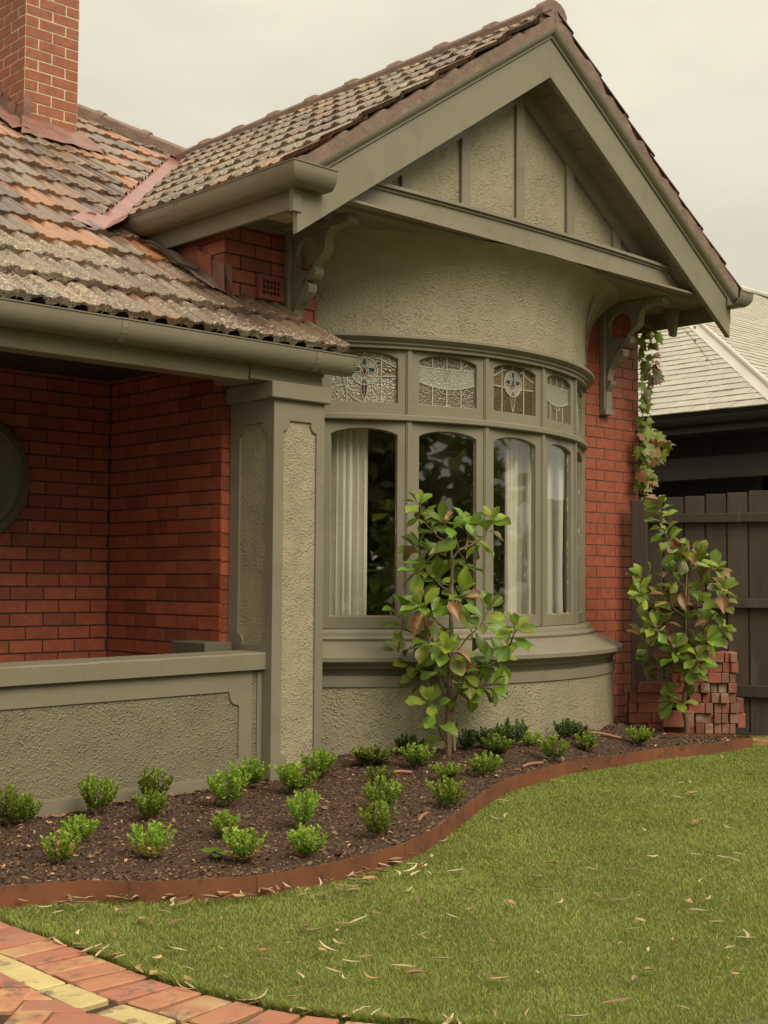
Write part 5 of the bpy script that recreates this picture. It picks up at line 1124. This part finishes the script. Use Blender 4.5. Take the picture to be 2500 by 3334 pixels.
# ------------------------------------------------------------------ fence
fa, fb = Vector((8.665, 6.165, 0)), Vector((9.095, 5.325, 0)); fd = (fb - fa).normalized(); fn = Vector((fd.y, -fd.x, 0)); fn = -fn if fn.dot(Vector((1, 1, 0))) < 0 else fn
fence = thing('paling_fence', fa, 'dark stained timber paling fence with three rails behind the brick pile', 'fence')
MB().obox(Vector((8.632, 6.193, 1.02)), fd * .125, fn * .09, Vector((0, 0, 1.88))).obj('post', m_fence, fence, bevel=.006)
for k in range(14):
    c = fa + fd * (.055 + k * .1625) + fn * .055; hh = 1.985 + RT.uniform(-.01, .012) + .006 * k
    MB().obox(c + Vector((0, 0, hh / 2 + .02)), fd * .150, fn * .016, Vector((0, 0, hh - .04))).obj('paling', m_fence, fence, bevel=.003)
    MB().obox(c + fd * .081 + fn * .019 + Vector((0, 0, hh / 2)), fd * .07, fn * .014, Vector((0, 0, hh - .06))).obj('paling', m_fence, fence)
for z0, z1 in ((1.78, 1.852), (1.118, 1.19), (.435, .525)): MB().obox(fa + fd * 1.13 + fn * .02 + Vector((0, 0, (z0 + z1) / 2)), fd * 2.26, fn * .045, Vector((0, 0, z1 - z0))).obj('rail', m_fence, fence, bevel=.004)
MB().obox(fa + fd * 1.13 + fn * .03 + Vector((0, 0, .085)), fd * 2.26, fn * .03, Vector((0, 0, .16))).obj('plinth_board', m_fence, fence)
# ------------------------------------------------------------------ pile of old bricks
S_ = .47269
rowsP = [(527, 2, [(0, 120, 0), (125, 245, 0), (250, 455, 0), (457, 523, 1), (525, 580, 1), (582, 635, 1), (638, 690, 1), (693, 735, 1)]),
 (455, 1, [(-8, 150, 0), (152, 228, 0), (450, 532, 1), (533, 582, 1), (584, 635, 1), (637, 685, 1), (687, 750, 1)]), (382, 1, [(-4, 52, 0), (55, 225, 0), (404, 520, 0), (522, 577, 1), (579, 633, 1), (636, 690, 1), (692, 745, 1)]), (308, 0, [(0, 52, 0), (54, 256, 0), (259, 404, 0), (405, 492, 1), (494, 562, 1), (564, 624, 1), (626, 684, 1), (686, 738, 1)]),
 (238, 0, [(55, 255, 0), (257, 425, 0), (428, 490, 1), (492, 556, 1), (558, 608, 1), (611, 673, 1), (675, 738, 1)]), (168, 0, [(290, 402, 0), (404, 535, 0), (537, 630, 0), (632, 688, 1), (690, 734, 1)]), (98, 0, [(300, 412, 0), (414, 485, 0), (488, 640, 0), (642, 698, 1), (700, 755, 1)]), (38, 0, [(440, 517, 0), (519, 652, 0), (654, 697, 1), (699, 748, 1)])]
ordw = ['bottom', 'second', 'third', 'fourth', 'fifth', 'sixth', 'seventh', 'top']; nw = ['first', 'second', 'third', 'fourth', 'fifth', 'sixth', 'seventh', 'eighth']
for ri, (ty, _, items) in enumerate(rowsP):
    for ci, (xa, xb, endon) in enumerate(items):
        Zp = 9.86 + RT.uniform(-.02, .02); L = (xb - xa - 2) * S_ * Zp / FPX; c = atz(2050 + (xa + xb) / 2 * S_, 2130 + (ty + 36) * S_, Zp); dep = .21 if endon else .105; c += fw * dep / 2; c.z = .20 + .0762 * (ri - .25) + .038
        mi = 1 if endon and RT.random() < .75 else 0
        me = brick_mesh(m_pile[mi], True, RT.randrange(5)); o = link('old_brick', me); o.matrix_basis = Matrix.Translation(c) @ Matrix.Rotation(math.atan2(rt.y, rt.x) + RT.uniform(-.05, .05), 4, 'Z') @ Matrix.Rotation(RT.uniform(-.012, .012), 4, 'Y') @ Matrix.Diagonal((L, dep, .0735, 1))
        setp(o, '%s old brick, %s from the left in the %s course of the brick pile' % ('mortar stained' if mi else 'red', nw[ci], ordw[ri]), 'brick', 'salvaged bricks stacked in front of the fence')
for (x0, y0, x1, y1, lb) in ((735, 305, 785, 405, 'upper red brick standing upright at the right end of the brick pile'), (747, 408, 797, 508, 'lower red brick standing upright at the right end of the brick pile')):
    c = atz(2050 + (x0 + x1) / 2 * S_, 2130 + (y0 + y1) / 2 * S_, 9.9); o = link('old_brick', brick_mesh(m_pile[0], True, 2)); o.matrix_basis = Matrix.Translation(c + fw * .05) @ Matrix.Rotation(math.atan2(rt.y, rt.x), 4, 'Z') @ Matrix.Diagonal(((x1 - x0) * S_ * 9.9 / FPX, .1, (y1 - y0) * S_ * 9.9 / FPX, 1)); setp(o, lb, 'brick', 'salvaged bricks stacked in front of the fence')
c = atz(2050 + 335 * S_, 2130 + 448 * S_, 9.78); o = link('old_brick', brick_mesh(m_pile[0], True, 3)); o.matrix_basis = Matrix.Translation(c + fw * .03) @ Matrix.Rotation(math.atan2(rt.y, rt.x) - .02, 4, 'Z') @ Matrix.Diagonal((215 * S_ * 9.8 / FPX, .075, .118, 1)); setp(o, 'large flat faced red brick leaning on the pile behind the magnolia trunk', 'brick', 'salvaged bricks stacked in front of the fence')
# ------------------------------------------------------------------ neighbour's house
nb = thing('neighbour_house', (12.6, 9.0, 0), 'dark painted neighbouring house with pale slate hipped roof beyond the fence', 'house')
NU, NZ, NS, VC = 11.38, 3.03, .55, 6.47
MB().box((12.35, 7.2, 0), (12.45, 20, 2.9)).obj('wall', m_nb, nb); MB().box((12.35, 7.2, 0), (20, 7.3, 2.9)).obj('wall', m_nb, nb)
MB().box((11.86, 6.9, 2.40), (11.98, 20, 2.63)).obj('veranda_beam', m_nbt, nb)
for k in range(34): MB().box((11.92, 6.95 + k * .135, 2.63), (11.94, 6.95 + k * .135 + .130, 2.86)).obj('lining_board', m_nb, nb)
MB().box((11.50, 6.6, 2.84), (11.53, 20, 2.955)).obj('fascia', m_nb, nb); MB().box((11.53, 6.6, 2.85), (12.4, 20, 2.87)).obj('eaves_lining', m_nb, nb)
for v in (8.6, 11.2): MB().box((11.88, v, 0), (11.98, v + .1, 2.4)).obj('post', m_nb, nb)
MB().box((12.33, 8.3, .9), (12.349, 9.4, 2.2)).obj('door', m_nb, nb)
ng = MB().sweep([(NU + .01, 20), (NU + .01, 6.50), (20, 6.50)], gprof(NZ + .0, .11, .12)).obj('gutter', m_nb, nb, smooth=True)
d = RW @ np.array([2475 - 1250, 962 - 1667, FPX]); t = (NZ - NS * VC - 1.3) / (d[2] - NS * d[1]); zr_n = float(1.3 + d[2] * t); ZR_N = min(max(zr_n, 4.6), 7.5)
rn = (ZR_N - NZ) / NS
r_ = MB(); r_.add([(NU, 22, NZ - .02), (NU, VC, NZ - .02), (NU + rn, VC + rn, ZR_N - .02), (NU + rn, 22, ZR_N - .02), (24, VC, NZ - .02), (24, VC + rn, ZR_N - .02)], [(0, 1, 2, 3), (1, 4, 5, 2)]); nroof = r_.obj('roof', m_slu, nb)
slm = {}
def slate(c, ex, ey, w_, cuts):
    ez = ex.cross(ey).normalized(); k = 's'
    if k not in slm:
        mb = MB().box((-.5, 0, 0), (.5, 1, 1)); me = mesh('slate', mb.v, mb.f, m_slate); bm = bmesh.new(); bm.from_mesh(me)
        for v in bm.verts:
            if v.co.y > .5: v.co.z -= 1.2
        bmesh.ops.recalc_face_normals(bm, faces=bm.faces); bm.to_mesh(me); bm.free(); slm[k] = me
    Mx = frame(c + ez * RT.uniform(.004, .009), ex * (w_ - .008), ey * .30, ez * .013); cs = [Mx @ Vector((a, b, 0)) for a in (-.5, .5) for b in (0, 1)]; need = []
    for pt, nrm in cuts:
        ds = [(q - pt).dot(nrm) for q in cs]
        if min(ds) > 0: return
        if max(ds) > 0: need.append((pt, nrm))
    if not need: piece('slate', slm[k], Mx, nroof); return
    bm = bmesh.new(); bm.from_mesh(slm[k]); bmesh.ops.transform(bm, matrix=Mx, verts=bm.verts)
    for pt, nrm in need: bmesh.ops.bisect_plane(bm, geom=bm.verts[:] + bm.edges[:] + bm.faces[:], plane_co=pt, plane_no=nrm, clear_outer=True)
    if len(bm.faces) < 3: bm.free(); return
    bmesh.ops.translate(bm, vec=-c, verts=bm.verts); m2 = bpy.data.meshes.new('slate'); bm.to_mesh(m2); bm.free(); m2.materials.append(m_slate); piece('slate', m2, Matrix.Translation(c), nroof)
hn = Vector((1, -1, 0)).normalized(); hp = Vector((NU, VC, 0))
for r in range(int(rn / .158)):
    u = NU + r * .158; z = NZ + NS * (u - NU); v = 6.0 + (.12 if r % 2 else 0)
    while v < 13.5:
        x, y, q = proj((u, v, z))
        if 2000 < x < 3300: slate(Vector((u, v, z)), Vector((0, -1, 0)), Vector((1, 0, NS)).normalized(), .24, [(hp - hn * .10, hn)])
        v += .24
    w2 = VC + r * .158; uu_ = NU + (.12 if r % 2 else 0)
    while uu_ < 23:
        x, y, q = proj((uu_, w2, z))
        if 2100 < x < 3900: slate(Vector((uu_, w2, z)), Vector((1, 0, 0)), Vector((0, 1, NS)).normalized(), .24, [(hp + hn * .10, -hn)])
        uu_ += .24
flush('slate', 'slate', 300)
for s in (-1, 1):
    mb = MB(); N = 1; a = Vector((NU, VC, NZ)); b = Vector((NU + rn, VC + rn, ZR_N)); off = (Vector((0, 1, 0)) if s < 0 else Vector((1, 0, 0))) * .17; mb.add([a + Vector((0, 0, .035)), b + Vector((0, 0, .035)), b + off + Vector((0, 0, .022)), a + off + Vector((0, 0, .022))], [(0, 1, 2, 3)] if s > 0 else [(3, 2, 1, 0)])
    mb.obj('hip_flashing', m_hipf, nroof)
MB().tube([(NU, VC, NZ + .045), (NU + rn, VC + rn, ZR_N + .045)], .028, 8).obj('hip_roll', m_hipf, nroof)
MB().tube([(NU + rn, VC + rn, ZR_N + .03), (24, VC + rn, ZR_N + .03)], .06, 8).obj('ridge_roll', m_hipf, nroof)
# ------------------------------------------------------------------ creeper
def lobed(seed, mat):
    r = random.Random(seed); pts = [(0, 0), (-.22, -.05), (-.48, .12), (-.30, .30), (-.46, .62), (-.2, .58), (0, 1.0), (.2, .58), (.46, .62), (.30, .30), (.48, .12), (.22, -.05)]
    V = [(0, .38, .03)] + [(x * (1 + r.uniform(-.1, .1)), y, -.12 * abs(x) + r.uniform(-.04, .04)) for x, y in pts]; F = [(0, i + 1, (i + 1) % 12 + 1) for i in range(12)]
    me = mesh('leaf', V, F, mat, True); 
    for nm, dd in (('shade', [.5] * 13), ('edge', [0] + [.6 + .4 * (y > .5) for x, y in pts])): at = me.attributes.new(nm, 'FLOAT', 'POINT'); at.data.foreach_set('value', dd)
    return me
IV = {m_ivy.name: [lobed(i, m_ivy) for i in range(4)], m_ivyr.name: [lobed(9 + i, m_ivyr) for i in range(3)]}
cp = thing('creeper', (8.9, 6.38, 2.6), 'green and reddening creeper hanging down the brick wall corner', 'climbing plant'); CRr = random.Random(4)
def onv(x, y, v): d = RW @ np.array([x - 1250, y - 1667, FPX]); t = v / d[1]; return Vector(CAM + d * t)
for (y0, y1, x0, x1, n_, red, sz) in ((1055, 1250, 2084, 2145, 62, .35, .052), (1250, 1390, 2082, 2112, 30, .2, .05), (1390, 1560, 2078, 2165, 70, .35, .07), (1540, 1690, 2078, 2135, 34, .12, .055), (1600, 1700, 2085, 2150, 18, .05, .035)):
    for _ in range(n_):
        x, y = CRr.uniform(x0, x1), CRr.uniform(y0, y1)
        if y0 == 1390: x1b = 2105 + 60 * sin(pi * min(1, (y - 1370) / 150)); x = CRr.uniform(x0, x1b)
        vv = 6.33 - CRr.uniform(0, .12) + (.1 if x > 2110 else 0); p = onv(x, y, vv); mat = m_ivyr if CRr.random() < red * (1.3 if x > 2110 else .4) else m_ivy
        dirn = Vector((CRr.gauss(.1, .45), CRr.gauss(-.2, .3), CRr.uniform(-1, -.1))); nrm = Vector((-.5, -.8, .45)) + Vector((CRr.gauss(0, .35), CRr.gauss(0, .35), CRr.gauss(0, .3)))
        leaf_obj(p, dirn, nrm, sz * 1.5 * CRr.uniform(.6, 1.25), mat, cp, IV)
mb = MB(); mb.tube([onv(2095, 1060, 6.37), onv(2090, 1200, 6.37), onv(2088, 1330, 6.37), onv(2105, 1450, 6.36), onv(2095, 1600, 6.36), onv(2120, 1690, 6.30)], .004, 5); mb.tube([onv(2095, 1045, 6.37), onv(2190, 1040, 6.2), onv(2240, 1085, 6.2), onv(2290, 1150, 6.2), onv(2322, 1190, 6.2)], .0022, 4); mb.obj('stem', m_twig, cp)
for x, y in ((2240, 1082), (2262, 1105), (2262, 1062), (2285, 1140), (2300, 1170), (2205, 1050), (2150, 1052), (2175, 1045)): leaf_obj(onv(x, y, 6.2), Vector((CRr.gauss(0, .4), 0, -.8)), Vector((-.5, -.8, .3)), .032, m_ivy, cp, IV)
dc = thing('dead_creeper', (8.1, 6.4, 3.1), 'bare dried creeper stems clinging to the right side of the bay', 'dead vine'); mb = MB()
def oncylz(th, z, R): p = cyl(R, radians(th)); p.z = z; return p
rads = [(2.8, 2.178), (2.88, 2.178), (2.9, 2.128), (3.08, 2.126), (3.18, 2.137), (3.28, 2.163), (3.37, 2.21), (3.45, 2.28), (3.49, 2.36)]
def Rz(z):
    for (a, ra), (b, rb) in zip(rads[:-1], rads[1:]):
        if a <= z <= b: return ra + (rb - ra) * (z - a) / (b - a)
    return rads[-1][1] if z > 3 else rads[0][1]
for k, (t0, t1) in enumerate(((31, 24), (31.8, 29), (32.4, 31.5), (31, 35), (33, 20))):
    pts = []
    for i in range(10): s = i / 9; z = 2.83 + .64 * s; th = t0 + (t1 - t0) * s ** 1.6 + 1.0 * sin(6 * s + k) + 1.6 * mn.noise(Vector((s * 5, k * 3.7, 0))); pts.append(oncylz(th, z, Rz(z) + .004))
    mb.tube(pts, .0024, 4, False)
mb.obj('stem', m_twig, dc)
mb = MB()
for k, (x, y) in enumerate(((1975, 905), (2002, 945), (2095, 960), (2125, 945), (2100, 975))):
    a = onv(x, y - 15, 5.9); mb.tube([a + Vector((0, 0, .03)), a + Vector((.02, 0, -.03)), a + Vector((.0, .01, -.08)), a + Vector((.03, 0, -.12 - .02 * k))], .0018, 4, False)
mb.obj('stem', m_twig, dc)
for k in range(26):
    th = random.choice([random.gauss(31, 1.5), random.uniform(14, 32)]); z = random.uniform(2.86, 3.0) if th < 29 else random.uniform(2.84, 3.35); p = oncylz(th, z, Rz(z) + .01)
    me = gum_mesh(30 + k % 5, m_ivyr, True); o = link('dry_leaf', me); adopt(o, dc); o.location = p; o.rotation_euler = (random.uniform(0, 3), random.uniform(0, 3), random.uniform(0, 6)); o.scale = (.32,) * 3
# ------------------------------------------------------------------ trees across the garden, seen in the panes
def crown_mesh(seed, n=3000):
    r = np.random.RandomState(seed); C_ = []; 
    for _ in range(34): a = r.rand() * 2 * pi; ph = r.rand(); rad = 2.1 * sqrt(r.rand()); C_.append((rad * cos(a), rad * sin(a), 0.7 + 4.4 * ph * (1 - .12 * rad)))
    C_ = np.array(C_); k = r.randint(0, 34, n); P_ = C_[k] + r.randn(n, 3) * .42; s = r.uniform(.14, .28, n); a = r.randn(n, 3); a /= np.linalg.norm(a, axis=1)[:, None]; b = np.cross(a, r.randn(n, 3)); b /= np.linalg.norm(b, axis=1)[:, None]
    V = np.stack([P_ - a * s[:, None], P_ + b * s[:, None] * .5, P_ + a * s[:, None], P_ - b * s[:, None] * .5], 1).reshape(-1, 3); i = np.arange(n) * 4
    return nmesh('crown', V, np.stack([i, i + 1, i + 2, i + 3], 1).ravel(), i, m_bg, np.repeat(r.rand(n), 4))
CMs = [crown_mesh(1), crown_mesh(2), crown_mesh(3)]
tk = MB().tube([(0, 0, -.2), (.1, .05, 1.5), (0, .1, 3.2), (.2, 0, 4.6)], [.2, .16, .11, .05], 8).tube([(0, .1, 2.2), (.9, .4, 3.8)], [.09, .03], 6).tube([(0, .1, 2.6), (-.8, -.5, 4.2)], [.08, .03], 6); tkm = mesh('trunk', tk.v, tk.f, m_trunk, True)
for i, (x, y, s) in enumerate(((-5, -11.5, 1.25), (-1.5, -12.5, 1.3), (4.2, -12, 1.2), (8.2, -11.2, 1.3), (12.5, -9.4, 1.25), (17, -6.8, 1.3), (21.5, -2.2, 1.2))):
    t = thing('garden_tree', (x, y, 0), 'leafy tree standing across the garden, seen only reflected in the window glass', 'tree', 'trees across the garden'); t.rotation_euler = (0, 0, i * 1.3); t.scale = (s, s, s)
    o = link('crown', CMs[i % 3]); o.parent = t; o = link('trunk', tkm); o.parent = t
